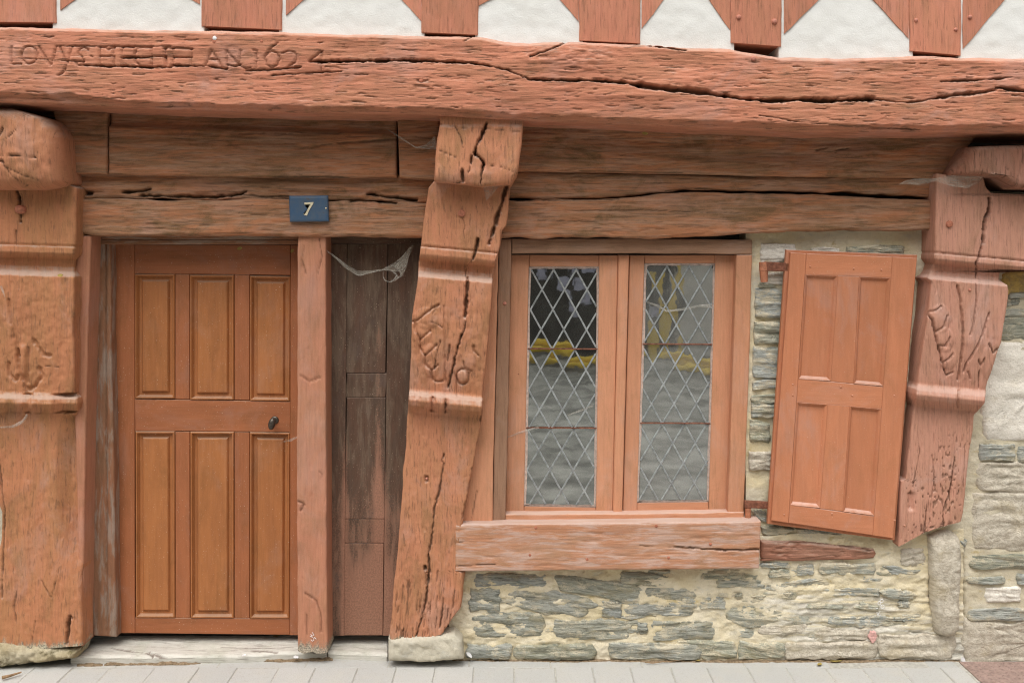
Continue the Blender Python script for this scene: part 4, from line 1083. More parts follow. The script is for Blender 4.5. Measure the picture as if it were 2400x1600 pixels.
plate('muntin', [(410, 642.5), (444.5, 643), (444.5, 936), (410, 935.5)], DY + .0012, DB, M_doorrail, door, ((0, -.005), (1.5, 0)))
plate('muntin', [(549, 643.5), (585, 644), (585, 938), (549, 937.5)], DY + .0012, DB, M_doorrail, door, ((0, -.005), (1.5, 0)))
plate('muntin', [(410, 1010.5), (445, 1011), (446, 1448), (411, 1447.5)], DY + .0012, DB, M_doorrail, door, ((0, -.005), (1.5, 0)))
plate('muntin', [(549, 1011.5), (585, 1012), (585, 1448.5), (549, 1448)], DY + .0012, DB, M_doorrail, door, ((0, -.005), (1.5, 0)))
prings = lambda: ((0, -.002), (1.5, .004), (4, .005), (6.5, -.002), (8, -.014), (13, -.016), (15, -.015), (17, -.006), (19, -.004), (40, -.004))
def panel(q):
    q = A_(q)
    w = q[1][0] - q[0][0]
    rg = ((0, -.003), (2, .003), (4, .003), (7, -.010), (8, -.014), (14, -.015), (15.5, -.010), (18, -.004), (20, -.0035))
    plate('panel', q, DY, DB - .01, M_door, door, rg)
panel([(316, 642), (409.5, 642), (409.5, 934), (316, 934)])
panel([(445, 644), (548.5, 644), (548.5, 937), (445, 937)])
panel([(585.5, 646), (681, 647), (680, 940), (585.5, 939)])
panel([(317, 1010), (409.5, 1010), (410.5, 1447), (318, 1447)])
panel([(445.5, 1011), (548.5, 1011), (548.5, 1448), (446.5, 1448)])
panel([(585.5, 1012), (680, 1013), (678.5, 1449), (585.5, 1449)])
kn = P(643, 985, DY).reshape(3)
rose = dome('knob_rose', 644, 984, DY, .0165, .006, M_knob, door, flat=.3, n=14)
neck = tube('knob_neck', [kn + [0, -.004, 0], kn + [-.002, -.03, -.002]], .006, M_knob, door)
V = []; q = []; n = 14
c0 = P(637, 993, DY - .045).reshape(3)
for i in range(9):
    ph = -math.pi / 2 + math.pi * i / 8
    for j in range(n):
        a = 2 * math.pi * j / n
        lx, lz = .0145 * math.cos(ph) * math.cos(a), .025 * math.sin(ph)
        ly = .013 * math.cos(ph) * math.sin(a)
        tl = math.radians(-12)
        V.append(c0 + [lx * math.cos(tl) - lz * math.sin(tl), ly, lx * math.sin(tl) + lz * math.cos(tl)])
for i in range(8):
    for j in range(n):
        q.append([i * n + j, i * n + (j + 1) % n, (i + 1) * n + (j + 1) % n, (i + 1) * n + j])
mesh_obj('knob', V, q, M_knob, door, uv=A_(V)[:, [0, 2]])

# post right of the door
o = field('door_post', [(535, 697), (800, 697), (1066, 695), (1535, 697)], [(535, 764), (800, 764), (1066, 764), (1535, 767)], 'v', 540, [(0, 1524), (.2, 1531), (.5, 1526), (.7, 1532), (1, 1528)], -.045, .12, M_smooth, rnd=4, seed=91, grain=.0011, glen=60, wob=1.6,
          relief=lambda X, Y: .005 * fbm(X / 25, Y / 60, 5, 3), stain_shade=lambda X, Y: .95 * sstep(1480, 1535, Y) - .02,
          cracks=[([(712, 575), (708, 610), (716, 640)], 2, .008, .6), ([(745, 640), (755, 600), (748, 560)], 1.8, .006, .6), ([(700, 1175), (712, 1180), (705, 1196)], 3, .010, .4), ([(716, 1390), (740, 1405), (752, 1440), (753, 1480)], 2.2, .009, .4), ([(718, 1440), (718, 1520)], 1.8, .008, .6), ([(706, 880), (725, 895), (750, 885)], 3, .006, .2),
                  ([(748, 1105), (756, 1112), (752, 1120)], 2, .005, .3)])
thing(o, 'slim red post between door and dark side panel with chalk digits at its foot', 'door post')
def r7(*p): return [(690 + x / 15.68, 1440 + y / 15.68) for x, y in p]
def chalk(strokes, y, parent, r=.0013):
    for i, s in enumerate(strokes):
        p = P(A_(s)[:, 0], A_(s)[:, 1], y)
        tube('chalk_stroke', p, r, M_chalk, parent, n=6, sq=.35)
chalk([r7((655, 640), (725, 740), (640, 770), (600, 710)), r7((570, 780), (680, 820)), r7((805, 890), (735, 825), (705, 880), (715, 930), (660, 965), (605, 905))], -.0478, o)

# dark side panel
sp_ = empty('side_panel', P(850, 1487, .08).reshape(3), 'dark brown worn plank panel between the door post and the middle post', 'wall panel', None, 'thing')
def redfoot_shade(X, Y): return .55 * sstep(1270, 1440, Y) * sstep(790, 840, X) * sstep(940, 900, X) + .5 * sstep(900, 1260, Y) + .42 * np.exp(-((X - 888) / 14) ** 2) * sstep(700, 800, Y) + .3 * np.exp(-((X - 808) / 8) ** 2) * sstep(560, 640, Y)  # reddish worn foot; the dark-to-light rise also holds painted occlusion shade
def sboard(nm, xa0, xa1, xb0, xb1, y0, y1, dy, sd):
    return field(nm, [(y0, xa0), (y1, xa1)], [(y0, xb0), (y1, xb1)], 'v', y0, y1, dy, .13, M_dark, sp_, rnd=.8, seed=sd, grain=.0008, step=(6, 4), ends=True, stain_shade=redfoot_shade, wob=.6)
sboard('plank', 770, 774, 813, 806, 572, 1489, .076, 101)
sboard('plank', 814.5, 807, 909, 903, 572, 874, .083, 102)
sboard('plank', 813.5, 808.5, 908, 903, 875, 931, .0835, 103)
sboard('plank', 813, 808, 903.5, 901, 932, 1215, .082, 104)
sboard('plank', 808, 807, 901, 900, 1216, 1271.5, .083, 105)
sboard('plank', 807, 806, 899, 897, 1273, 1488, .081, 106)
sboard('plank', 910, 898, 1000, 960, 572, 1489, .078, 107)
plate('panel_head', [(764, 553), (1000, 556), (1000, 572), (764, 571)], .068, .13, M_dark, sp_, along='h')

# threshold
gapT = [([(260, 1516), (300, 1524), (355, 1531), (395, 1537)], 2.2, .006, .9), ([(350, 1529), (358, 1533)], 3.5, .008, .9), ([(520, 1515), (600, 1518), (690, 1514)], 1.4, .003, .6), ([(380, 1500), (470, 1504), (560, 1503)], 1.2, .002, .5), ([(590, 1524), (650, 1526)], 2, .005, .7)]
o = field('threshold', [(150, 1487), (760, 1484)], [(150, 1539), (207, 1535), (260, 1537), (374, 1535), (441, 1536), (577, 1533), (636, 1529), (700, 1526), (760, 1526)], 'h', [(0, 205), (.5, 190), (1, 165)], 766, .030, -.03, M_gray, plane='z', rnd=5, rdep=.010, seed=111, grain=.0016, glen=60, gwid=3, step=(4, 1.6),
          relief=lambda X, Y: .004 * fbm(X / 90, Y / 14, 5, 3), cracks=gapT, wob=2)
thing(o, 'grey weathered wooden threshold under the door', 'threshold')
o = field('threshold', [(760, 1484), (920, 1486)], [(760, 1526), (830, 1528), (905, 1532), (920, 1530)], 'h', 768, 908, .028, -.03, M_gray, plane='z', rnd=5, rdep=.010, seed=112, grain=.0016, glen=60, gwid=3, step=(4, 1.6), wob=1.5)
thing(o, 'short grey wooden sill under the dark side panel', 'threshold')
o = field('leaf_litter', [(180, 1552), (330, 1549), (450, 1538), (600, 1536), (700, 1530), (780, 1530)], [(180, 1558), (330, 1557), (380, 1556), (450, 1552), (500, 1548), (600, 1547), (700, 1547), (780, 1546)], 'h', 180, 780, .002, -.02, M_grit, plane='z', rnd=3, rdep=.004, seed=113, grain=0, rough=.009, step=(2.5, 1.8), wob=3)
tag(o, 'brown crumbs and leaf litter along the front of the threshold', 'litter', None, 'stuff')

o = field('leaf_litter', [(1060, 1541), (1600, 1541), (2240, 1541)], [(1060, 1546), (1300, 1549), (1500, 1547), (1700, 1550), (1960, 1549), (2240, 1547)], 'h', 1060, 2250, .001, -.02, M_grit, plane='z', rnd=2, rdep=.004, seed=114, grain=0, rough=.007, step=(2.5, 1.5), wob=3)
tag(o, 'thin dark line of dirt and crumbs along the foot of the rubble wall', 'litter', None, 'stuff')

# ------------------------------------------------------------------ window
o = field('filler_board', [(600, 1120), (1228, 1075)], [(560, 1168), (700, 1166), (1064, 1157), (1228, 1154)], 'v', 560, [(0, 1229), (1, 1226)], -.030, .05, M_win, rnd=3, seed=121, grain=.0008, ends=True, cracks=[([(1117, 1150), (1110, 1190), (1104, 1227)], 2.2, .01, .8)])
thing(o, 'wedge shaped red filler board tapering up behind the middle post', 'timber board')
o = field('jamb_board', [(558, 1170), (700, 1167), (1064, 1158), (1228, 1155)], [(558, 1199), (700, 1196), (1064, 1189), (1228, 1184)], 'v', 560, [(0, 1225), (1, 1223)], -.022, .05, M_winh, rnd=3, seed=122, grain=.0009, ends=True)
thing(o, 'narrow brownish board fixed against the left side of the window frame', 'timber board')
dome('nail_head', 1183, 711, -.022, .007, .005, M_bolt, o)
win = empty('window', P(1460, 1215, .0).reshape(3), 'two casement window with diamond leaded panes in a red wooden frame', 'window', None, 'thing')
WY = .0
fr = field('frame_head', [(1198, 560), (1480, 559), (1762, 562)], [(1198, 594), (1480, 594), (1762, 596)], 'h', 1199, 1763, WY - .012, .09, M_winh, win, rnd=3, seed=123, grain=.001, ends=True, wob=1)
field('frame_jamb', [(596, 1727), (1203, 1706)], [(596, 1763), (800, 1758), (1212, 1743)], 'v', 597, 1213, WY - .010, .09, M_win, win, rnd=3, seed=124, grain=.001, ends=True, wob=1)
field('frame_sill', [(1184, 1205), (1480, 1203), (1745, 1200)], [(1184, 1226), (1480, 1220), (1745, 1214)], 'h', 1184, 1744, WY - .016, .09, M_win, win, rnd=3, seed=125, grain=.0008, ends=True, wob=1)
SY = .035
def sash(outer, gq, saddles, gmat, nU, nV, u0, v0, nm_seed):
    """outer and glass quads TL TR BR BL in pixels; nU x nV = diamonds across and down; u0, v0 = where the first node lies."""
    s = empty('sash', P(A_(outer)[:, 0].mean(), A_(outer)[2][1], SY).reshape(3), None, None)
    s.location = A_(ORIG[s.name]) - ORIG[win.name]; s.parent = win
    O = A_(outer); G = A_(gq)
    rb = 5.0
    gi = [G[0] + [-rb, -rb], G[1] + [rb, -rb], G[2] + [rb, rb], G[3] + [-rb, rb]]
    r = ((0, -.003), (1.5, 0))
    plate('stile', [O[0], (gi[0][0], O[0][1]), (gi[3][0], O[3][1]), O[3]], SY, SY + .04, M_win, s, r)
    plate('stile', [(gi[1][0], O[1][1]), O[1], O[2], (gi[2][0], O[2][1])], SY, SY + .04, M_win, s, r)
    plate('rail', [(gi[0][0] + .5, O[0][1]), (gi[1][0] - .5, O[1][1]), (gi[1][0] - .5, gi[1][1]), (gi[0][0] + .5, gi[0][1])], SY + .0008, SY + .04, M_win, s, r, along='h')
    plate('rail', [(gi[3][0] + .5, gi[3][1]), (gi[2][0] - .5, gi[2][1]), (gi[2][0] - .5, O[2][1]), (gi[3][0] + .5, O[3][1])], SY + .0008, SY + .04, M_win, s, r, along='h')
    # putty fillets between wood and glass
    GYp = SY + .012
    for (a, b, d, e) in ((gi[0], G[0], G[3], gi[3]), (gi[1], G[1], G[2], gi[2]), (gi[0], G[0], G[1], gi[1]), (gi[3], G[3], G[2], gi[2])):
        m = 16
        V = []
        for t in np.linspace(0, 1, m):
            p0 = a * (1 - t) + e * t; p1 = b * (1 - t) + d * t
            p1 = p1 + (p1 - p0) * (.25 * vn(t * 9 + nm_seed, 1.0 + p0[0], 3))
            V.append(P(p0[0], p0[1], SY + .001)); V.append(P(p1[0], p1[1], GYp))
        q = [[2 * i, 2 * i + 1, 2 * i + 3, 2 * i + 2] for i in range(m - 1)]
        V = A_(V)
        Vb = V + [0, .008, 0]
        nn = len(V)
        q2 = [[a2 + nn for a2 in f[::-1]] for f in q]
        ew = [[2 * i + o_, 2 * i + 2 + o_, 2 * i + 2 + o_ + nn, 2 * i + o_ + nn] for i in range(m - 1) for o_ in (0, 1)]
        mesh_obj('putty', np.concatenate([V, Vb]), q + q2 + ew, M_putty if (a is gi[0] or e is gi[2]) else M_win, s, uv=np.concatenate([V, Vb])[:, [0, 2]])
    GY = SY + .012
    mp = lambda u, v: lerpq(G, A_(u) / nU, A_(v) / nV)
    # panes: diamonds clipped to the light
    def clip(poly):
        for ax, lim, sg in ((0, 0, 1), (0, nU, -1), (1, 0, 1), (1, nV, -1)):
            out = []
            for i in range(len(poly)):
                a = poly[i]; b = poly[(i + 1) % len(poly)]
                ia = (a[ax] - lim) * sg >= -1e-9; ib = (b[ax] - lim) * sg >= -1e-9
                if ia: out.append(a)
                if ia != ib:
                    t = (lim - a[ax]) / (b[ax] - a[ax]); out.append((a[0] + (b[0] - a[0]) * t, a[1] + (b[1] - a[1]) * t))
            poly = out
            if not poly: return poly
        return poly
    for i in range(-1, int(2 * nU) + 3):
        for j in range(-1, int(2 * nV) + 3):
            if (i + j) % 2 == 0: continue
            cu, cv = u0 + i * .5, v0 + j * .5
            poly = clip([(cu - .5, cv), (cu, cv - .5), (cu + .5, cv), (cu, cv + .5)])
            if len(poly) < 3: continue
            pa = A_(poly); ar = abs(np.sum(pa[:, 0] * np.roll(pa[:, 1], -1) - np.roll(pa[:, 0], -1) * pa[:, 1])) / 2
            if ar < .02: continue
            px = mp(pa[:, 0], pa[:, 1])
            prism('pane', px, GY, GY + .003, gmat, s, tilt=(random.gauss(0, .0035), random.gauss(0, .0035)))
    # lead cames along both diagonals
    def came(a, b):
        p = mp(A_([a[0], b[0]]), A_([a[1], b[1]]))
        W_ = P(p[:, 0], p[:, 1], GY - .0012)
        tube('lead_came', [W_[0], W_[0] * .5 + W_[1] * .5 + [0, random.uniform(-.001, .001), 0], W_[1]], .0038, M_lead, s, n=8, sq=.45)
    for k in range(-30, 31):
        for sg in (1, -1):
            # nodes at (u0 + i/2, v0 + j/2), i + j even: u - v or u + v is a whole number from the node
            cst = (u0 - sg * v0) + k
            pts = []
            for u in (0, nU):
                v = (u - cst) * sg
                if -1e-9 <= v <= nV + 1e-9: pts.append((u, v))
            for v in (0, nV):
                u = cst + sg * v
                if -1e-9 <= u <= nU + 1e-9: pts.append((u, v))
            if len(pts) >= 2:
                a = min(pts); b = max(pts)
                if (b[0] - a[0]) > .2: came(a, b)
    for sa in saddles:
        xa = np.interp(sa, [G[0][1], G[3][1]], [G[0][0], G[3][0]]); xb = np.interp(sa, [G[1][1], G[2][1]], [G[1][0], G[2][0]])
        w0 = P(xa - 7, sa, GY - .007); w1 = P(xb + 7, sa + 1, GY - .007)
        tube('saddle_bar', [w0, (w0 + w1) / 2, w1], .0028, M_iron, s)
    return s
s1 = sash([(1198, 597), (1449, 598), (1436, 1204), (1185, 1204)], [(1245, 630), (1399, 630), (1392, 1183), (1233, 1180)], (817, 1002), M_glassl, 2.92, 5.86, 0.0, 0.02, 1)
s2 = sash([(1476, 598), (1728, 597), (1704, 1201), (1460, 1203)], [(1516, 622), (1671, 622), (1656, 1170), (1498, 1172)], (806, 991), M_glassr, 2.98, 5.94, -.09, 0.02, 2)
dome('keyhole', 1215, 876, SY + .004, .0045, .005, M_iron, s1)
field('meeting_strip', [(597, 1450), (1204, 1437)], [(597, 1475), (1204, 1459)], 'v', 597, 1205, SY - .014, SY + .03, M_win, win, rnd=4, seed=126, grain=.0005, ends=True, wob=.6)

# sill plank
o = field('sill_plank', [(1067, 1229), (1400, 1226), (1784, 1222)], [(1067, 1339), (1400, 1336), (1600, 1334), (1780, 1332)], 'h', 1067, [(0, 1784), (1, 1780)], -.085, .06, M_sill, rnd=4, seed=131, ends=True, grain=.0013, glen=110, gwid=4, wob=1.2,
          relief=lambda X, Y: .003 * fbm(X / 150, Y / 40, 5, 3),
          cracks=[([(1580, 1282), (1637, 1285), (1700, 1289), (1760, 1288), (1782, 1287)], 2.6, .014, 1), ([(1067, 1327), (1110, 1324), (1160, 1321)], 1.8, .007, .8), ([(1500, 1278), (1560, 1281), (1600, 1284)], 1.6, .005, .6), ([(1070, 1270), (1085, 1271)], 2, .006, .6)])
thing(o, 'broad bleached red plank under the window', 'window sill')
for px, py in ((1376, 1310), (1242, 1300), (1567, 1306), (1538, 1232), (1256, 1236), (1665, 1274)):
    dome('nail_head', px, py, -.085, .006, .0025, M_plug, o)

# ------------------------------------------------------------------ shutter
SQ = A_([(1853, 592), (2149, 605), (2093, 1261), (1808, 1219)])
sh = empty('shutter', P(1950, 1262, -.045).reshape(3), 'open red panelled shutter hanging flat against the wall right of the window', 'shutter', None, 'thing')
HY = -.062
plate('backing_board', [(1843, 585), (2150, 597), (2097, 1266), (1799, 1227)], HY + .016, HY + .036, M_shut, sh, ((0, -.002), (1.2, 0)))
def uvq(*pts):  # pixel quad from four points
    return A_(pts)
fl = ((0, -.0015), (1, 0))
A1, A2 = A_([(1894, 593.8), (1852, 1225.5)])
def onl(p0, p1, y): return np.array([np.interp(y, [p0[1], p1[1]], [p0[0], p1[0]]), y])
topL, topR, botR, botL = SQ
li = (A_([1890, 594]), A_([1848, 1225]))   # inner edge of the left stile
ri = (A_([2092, 602]), A_([2046, 1254]))   # inner edge of the right stile
plate('stile', [topL, li[0], li[1], botL], HY, HY + .016, M_shut, sh, fl)
plate('stile', [ri[0], topR, botR, ri[1]], HY, HY + .016, M_shut, sh, fl)
e = .4
def railq(yl0, yr0, yl1, yr1): return [onl(*li, yl0) + [e, 0], onl(*ri, yr0) - [e, 0], onl(*ri, yr1) - [e, 0], onl(*li, yl1) + [e, 0]]
plate('rail', railq(594.3, 602.2, 643, 651), HY + .0008, HY + .016, M_shut, sh, fl, along='h')
plate('rail', railq(887, 906, 942, 958), HY + .0008, HY + .016, M_shut, sh, fl, along='h')
plate('rail', railq(1182, 1209, 1224.6, 1253.6), HY + .0008, HY + .016, M_shut, sh, fl, along='h')
plate('muntin', [(1964, 646), (2014, 648), (2001, 899), (1947, 894)], HY + .0012, HY + .016, M_shut, sh, fl)
plate('muntin', [(1940, 947), (1992, 951), (1976, 1198), (1922, 1191)], HY + .0012, HY + .016, M_shut, sh, fl)
def spanel(q):
    plate('panel', q, HY, HY + .016, M_shut, sh, ((0, .0), (1.0, .0006), (4.5, -.004), (8, -.0115), (9, -.0115)))
spanel([onl(*li, 643) + [.5, 0], (1964, 646), (1947, 893), onl(*li, 888) + [.5, 0]])
spanel([(2014, 648), onl(*ri, 651) - [.5, 0], onl(*ri, 905) - [.5, 0], (2001, 899)])
spanel([onl(*li, 942) + [.5, 0], (1940, 947), (1922, 1190), onl(*li, 1183) + [.5, 0]])
spanel([(1992, 951), onl(*ri, 958) - [.5, 0], onl(*ri, 1208) - [.5, 0], (1976, 1198)])
# stopped ends of the mouldings: small filled corners at the heads of the panels
def stops(xa, ya, xb, yb):
    prism('moulding_stop', [(xa, ya), (xb, yb), (xb - 3, yb + 3), (xb - 14, yb + .5 - 0), (xb - 17, yb - 1), (xa + 17, ya + 0), (xa + 14, ya + 1.5), (xa + 3, ya + 9), (xa, ya + 8)], HY + .0018, HY + .016, M_shut, sh)
for px, py in ((1858, 901), (1858, 926), (2096, 927), (2001, 630), (2066, 633), (1899, 625), (1971, 907), (1998, 927), (2097, 1219), (2120, 1231), (1838, 1206), (1950, 1204)):
    dome('nail_head', px, py, HY, .004, .002, M_shut, sh, n=8)

# pintles that carry the shutter
o = empty('pintle', P(1790, 661, -.03).reshape(3), 'orange rusty upper hinge pin of the shutter beside the window frame', 'pintle', 'shutter pintles', 'thing')
w0 = P(1789, 614, -.032); w1 = P(1790, 634, -.032); w2 = P(1791, 661, -.032)
tube('pin_knuckle', [w0, w1], [.0165, .0175], M_ironr, o, n=12); tube('pin', [w1 + [0, 0, -.001], w2], [.0165, .0135], M_ironr, o, n=12)
plate('strap', [(1793, 613), (1852, 616), (1852, 637), (1793, 635)], -.046, -.034, M_iron, o, ((0, -.002), (2, 0)), along='h')
o = empty('pintle', P(1755, 1218, -.02).reshape(3), 'rusty lower hinge bar of the shutter at the window frame foot', 'pintle', 'shutter pintles', 'thing')
plate('strap', [(1746, 1173), (1812, 1177), (1812, 1193), (1746, 1190)], -.030, -.015, M_iron, o, ((0, -.002), (2, 0)), along='h')
tube('pin', [P(1753, 1190, -.022), P(1753, 1218, -.022)], .012, M_ironr, o, n=10)

# ------------------------------------------------------------------ rubble wall of the house
wall = empty('rubble_wall', P(1600, 1545, 0).reshape(3), 'slate rubble wall in cream mortar under the window and around the shutter', 'stone wall', None, 'thing')
def bed_relief(X, Y):
    return .007 * fbm(X / 70, Y / 45, 5, 4) + .012 * fbm(X / 24, Y / 15, 15, 5, .65) + .010 * fbm(X / 70, Y / 7, 25, 4, .6) * sstep(1760, 1950, X) * sstep(1350, 1420, Y)
field('mortar_bed', [(1050, 1320), (2270, 1215)], [(1050, 1548), (2270, 1548)], 'h', 1052, 2258, .0, .12, M_mortar, wall, step=(4, 3.2), rnd=3, grain=0, relief=bed_relief, seed=141, wob=0,
      stain_shade=lambda X, Y: .62 * sstep(1720, 1900, X + .3 * (1540 - Y)) * sstep(1350, 1420, Y) * (1 - .45 * sstep(2060, 2130, X) * sstep(1480, 1440, Y)) + .25 * sstep(1490, 1530, Y),
      cracks=[([(2130, 1480), (2165, 1484), (2195, 1490), (2212, 1502), (2222, 1520), (2238, 1535)], 2.2, .012, .5), ([(2183, 1300), (2180, 1380), (2190, 1440), (2195, 1470)], 5, .014, .0)])
field('mortar_bed', [(1740, 525), (2200, 525)], [(1740, 1330), (1900, 1330), (2110, 1330), (2200, 1250)], 'h', 1748, 2190, .012, .12, M_mortar, wall, step=(4, 4), rnd=3, grain=0, seed=142, wob=0,
      relief=lambda X, Y: .006 * fbm(X / 60, Y / 50, 25, 4) + .006 * fbm(X / 22, Y / 17, 35, 4, .6), stain_shade=lambda X, Y: 0 * X,
      cracks=[([(2108, 584), (2125, 578), (2140, 574)], 2, .008, .5), ([(1776, 1085), (1780, 1110), (1786, 1118)], 1.6, .005, .5)])
def a2(x0, y0, pts, s=2.936): return [(x0 + x / s, y0 + y / s) for x, y in pts]
def rect(a, b, c, d, j=6):
    r = lambda: random.uniform(-j, j)
    n = max(2, int((c - a) / 90))
    top = [(a + (c - a) * t, b + r()) for t in np.linspace(0.03, .97, n + 1)]
    bot = [(a + (c - a) * t, d + r()) for t in np.linspace(.97, 0.03, n + 1)]
    return top + [(c + r() * .5, b + (d - b) * .5)] + bot + [(a + r() * .5, b + (d - b) * .5)]
low = [rect(905, 812, 1440, 908), [(1470, 812), (1700, 850), (2000, 888), (2085, 930), (2040, 992), (1900, 1003), (1700, 962), (1510, 930)], rect(1920, 800, 2260, 892), rect(885, 925, 1095, 1065),
       [(1125, 985), (1200, 932), (1500, 948), (1700, 988), (1768, 1030), (1690, 1082), (1640, 1108), (1400, 1088), (1150, 1032)], rect(2090, 915, 2430, 1012), rect(1790, 1012, 1932, 1112), rect(1960, 1020, 2420, 1104),
       rect(903, 1085, 1388, 1250, 9), rect(1458, 1135, 1992, 1265, 8), rect(2135, 1145, 2560, 1268, 8), rect(2040, 1160, 2105, 1226, 3), rect(860, 1310, 1165, 1402), rect(1185, 1310, 1745, 1402), rect(1840, 1300, 2470, 1402)]
tl = [0, .16, .05, .1, .1, 0, .1, 0, .05, 0, -.05, 0, .1, 0, 0]
for i, p in enumerate(low):
    stone('stone', a2(800, 1066, p), -.002 if i < 12 else -.012, .006, M_slate, wall, seed=400 + i, tilt=tl[i], n=84, strata=.007, rag=8)
rightl = [(rect(110, 785, 520, 852), 0), (rect(230, 855, 570, 912), 0), (rect(535, 740, 740, 772, 4), 0), (rect(600, 792, 742, 845), -.1), (rect(788, 758, 902, 822), .1), (rect(948, 742, 1328, 816), 0), ([(630, 900), (760, 862), (900, 850), (985, 855), (880, 885), (740, 912)], -.15),
          ([(1378, 765), (1450, 760), (1560, 785), (1640, 790), (1600, 815), (1440, 818)], .1), (rect(945, 918, 1365, 968, 5), .02), ([(1350, 940), (1450, 925), (1560, 935), (1615, 970), (1560, 993), (1440, 985)], .05),
          ([(295, 1090), (380, 1010), (520, 985), (560, 1040), (640, 1070), (860, 1110), (880, 1160), (640, 1165), (420, 1178), (310, 1140)], .08), (rect(840, 1015, 1105, 1052, 4), .05), ([(1170, 1045), (1240, 1020), (1350, 1040), (1340, 1075), (1240, 1070)], .1),
          (rect(1005, 1108, 1400, 1172, 6), 0), (rect(1400, 1112, 1620, 1142, 4), 0), (rect(-40, 1285, 370, 1395), .1), (rect(380, 1292, 700, 1400), .2), (rect(705, 1290, 1335, 1400, 9), 0), (rect(1345, 1240, 1870, 1395, 10), 0), (rect(110, 1010, 300, 1058, 5), 0), (rect(-10, 925, 92, 1050), 0),
          (ell(163, 978, 36, 28, 10)[:-1], 0), ([(465, 975), (530, 958), (585, 965), (540, 985)], 0), (ell(728, 950, 38, 18, 10)[:-1], 0), (ell(385, 968, 24, 20, 9)[:-1], 0), (rect(1500, 650, 1665, 760, 8), -.2), ([(545, 495), (640, 482), (770, 512), (700, 545), (560, 545)], .05), ([(780, 510), (900, 505), (1095, 528), (1080, 548), (800, 535)], .05),
          ([(480, 385), (550, 378), (582, 400), (575, 455), (520, 450)], .2), ([(1685, 690), (1700, 600), (1725, 585), (1742, 620), (1712, 665)], .8), ([(1905, 660), (1900, 585), (1950, 555), (1965, 590), (1930, 650)], .7), ([(1985, 400), (2010, 295), (2032, 320), (2005, 400)], 1.2), (rect(520, 1165, 860, 1230, 8), 0), (rect(900, 1190, 1300, 1270, 10), 0), (rect(1480, 1000, 1560, 1045, 5), 0)]
smear_ids = {17, 18, 32, 33, 25}
for i, (p, t) in enumerate(rightl):
    base = -.004
    if i in (15, 16, 17, 18): base = -.012
    if i in (5, 9, 3): base = -.010
    stone('stone', a2(1600, 1066, p), base + .003, .005, M_grang if i in smear_ids else M_slatep, wall, seed=500 + i, tilt=t, n=72, strata=.006, rag=8)
# thin slates lost in the mortar between the bigger stones
frng = random.Random(5)
for i in range(46):
    x = frng.uniform(1110, 2150); y = frng.uniform(1350, 1530) if x < 1800 else frng.uniform(1335, 1535)
    w = frng.uniform(10, 42); h = frng.uniform(4, 9)
    stone('stone', rect(x - w, y - h, x + w, y + h, 3), .003, .004, M_slatep, wall, seed=900 + i, tilt=frng.uniform(-.1, .15), n=28, strata=.005, rag=4)
strip = [((1782, 572, 1866, 612), M_gran), ((1984, 577, 2122, 598), M_slate), ((1790, 640, 1866, 668), M_gran), ((1779, 663, 1820, 676), M_slate), ((1769, 679, 1860, 744), M_slate), ((1767, 756, 1850, 806), M_slate), ((1764, 815, 1850, 881), M_slate), ((1763, 890, 1845, 911), M_slate), ((1762, 924, 1840, 946), M_slate),
         ((1760, 949, 1840, 980), M_slate), ((1758, 990, 1806, 1037), M_slate), ((1755, 1060, 1830, 1104), M_grang), ((1900, 580, 1970, 590), M_gran)]
for i, ((a, b, c, d), m) in enumerate(strip):
    stone('stone', rect(a, b, c, d, 4), .004, .008, M_slatep if m is M_slate else m, wall, seed=600 + i, n=60, strata=.008, rag=3)
ps = stone('stone', [(2178, 1262), (2215, 1248), (2246, 1260), (2251, 1300), (2248, 1400), (2246, 1470), (2230, 1487), (2196, 1480), (2186, 1420), (2182, 1340)], -.022, .03, M_grang, wall, seed=650, n=52, strata=.006, flat=6)
ps['label'] = 'tall upright granite block'
e_ = field('embedded_timber', [(1780, 1268), (1800, 1269), (1907, 1272), (2000, 1280), (2055, 1288)], [(1780, 1317), (1940, 1315), (2055, 1309)], 'h', 1784, [(0, 2050), (.5, 2056), (1, 2048)], -.022, .05, M_emb, rnd=9, seed=151, grain=.003, glen=40, gwid=3.5, ends=True, wob=3,
           relief=lambda X, Y: .008 * fbm(X / 70, Y / 10, 4, 3), cracks=[([(1850, 1272), (1930, 1274), (2040, 1290)], 2.6, .01, .8)])
thing(e_, 'red timber built into the rubble wall under the shutter', 'timber')
# marks on the wall
def r8(*p): return [(1960 + x / 11.2, 1380 + y / 11.2) for x, y in p]
mk = empty('chalk_marks', P(2065, 1445, -.014).reshape(3), 'small white chalk rings and arrow on the grey wall low right', 'chalk marks', None, 'thing')
chalk([r8(*ell(1190, 305, 42, 40, 12)), r8(*ell(1130, 365, 38, 45, 12)), r8(*ell(1215, 458, 44, 48, 12)), r8((1065, 600), (1085, 690), (1170, 670)), r8((1085, 690), (1130, 600)), r8((1040, 510), (1095, 500))], -.0145, mk, .0016)
pp = stone('paint_spot', [(2046 + 11 * math.cos(a) + random.uniform(-2, 2), 1492 + 12 * math.sin(a) + random.uniform(-2, 2)) for a in np.linspace(0, 6.0, 11)], -.020, .003, M_pink, None, seed=3, n=24, sink=.01, strata=.003)
thing(pp, 'faint pink paint spot low on the grey wall', 'paint spot')

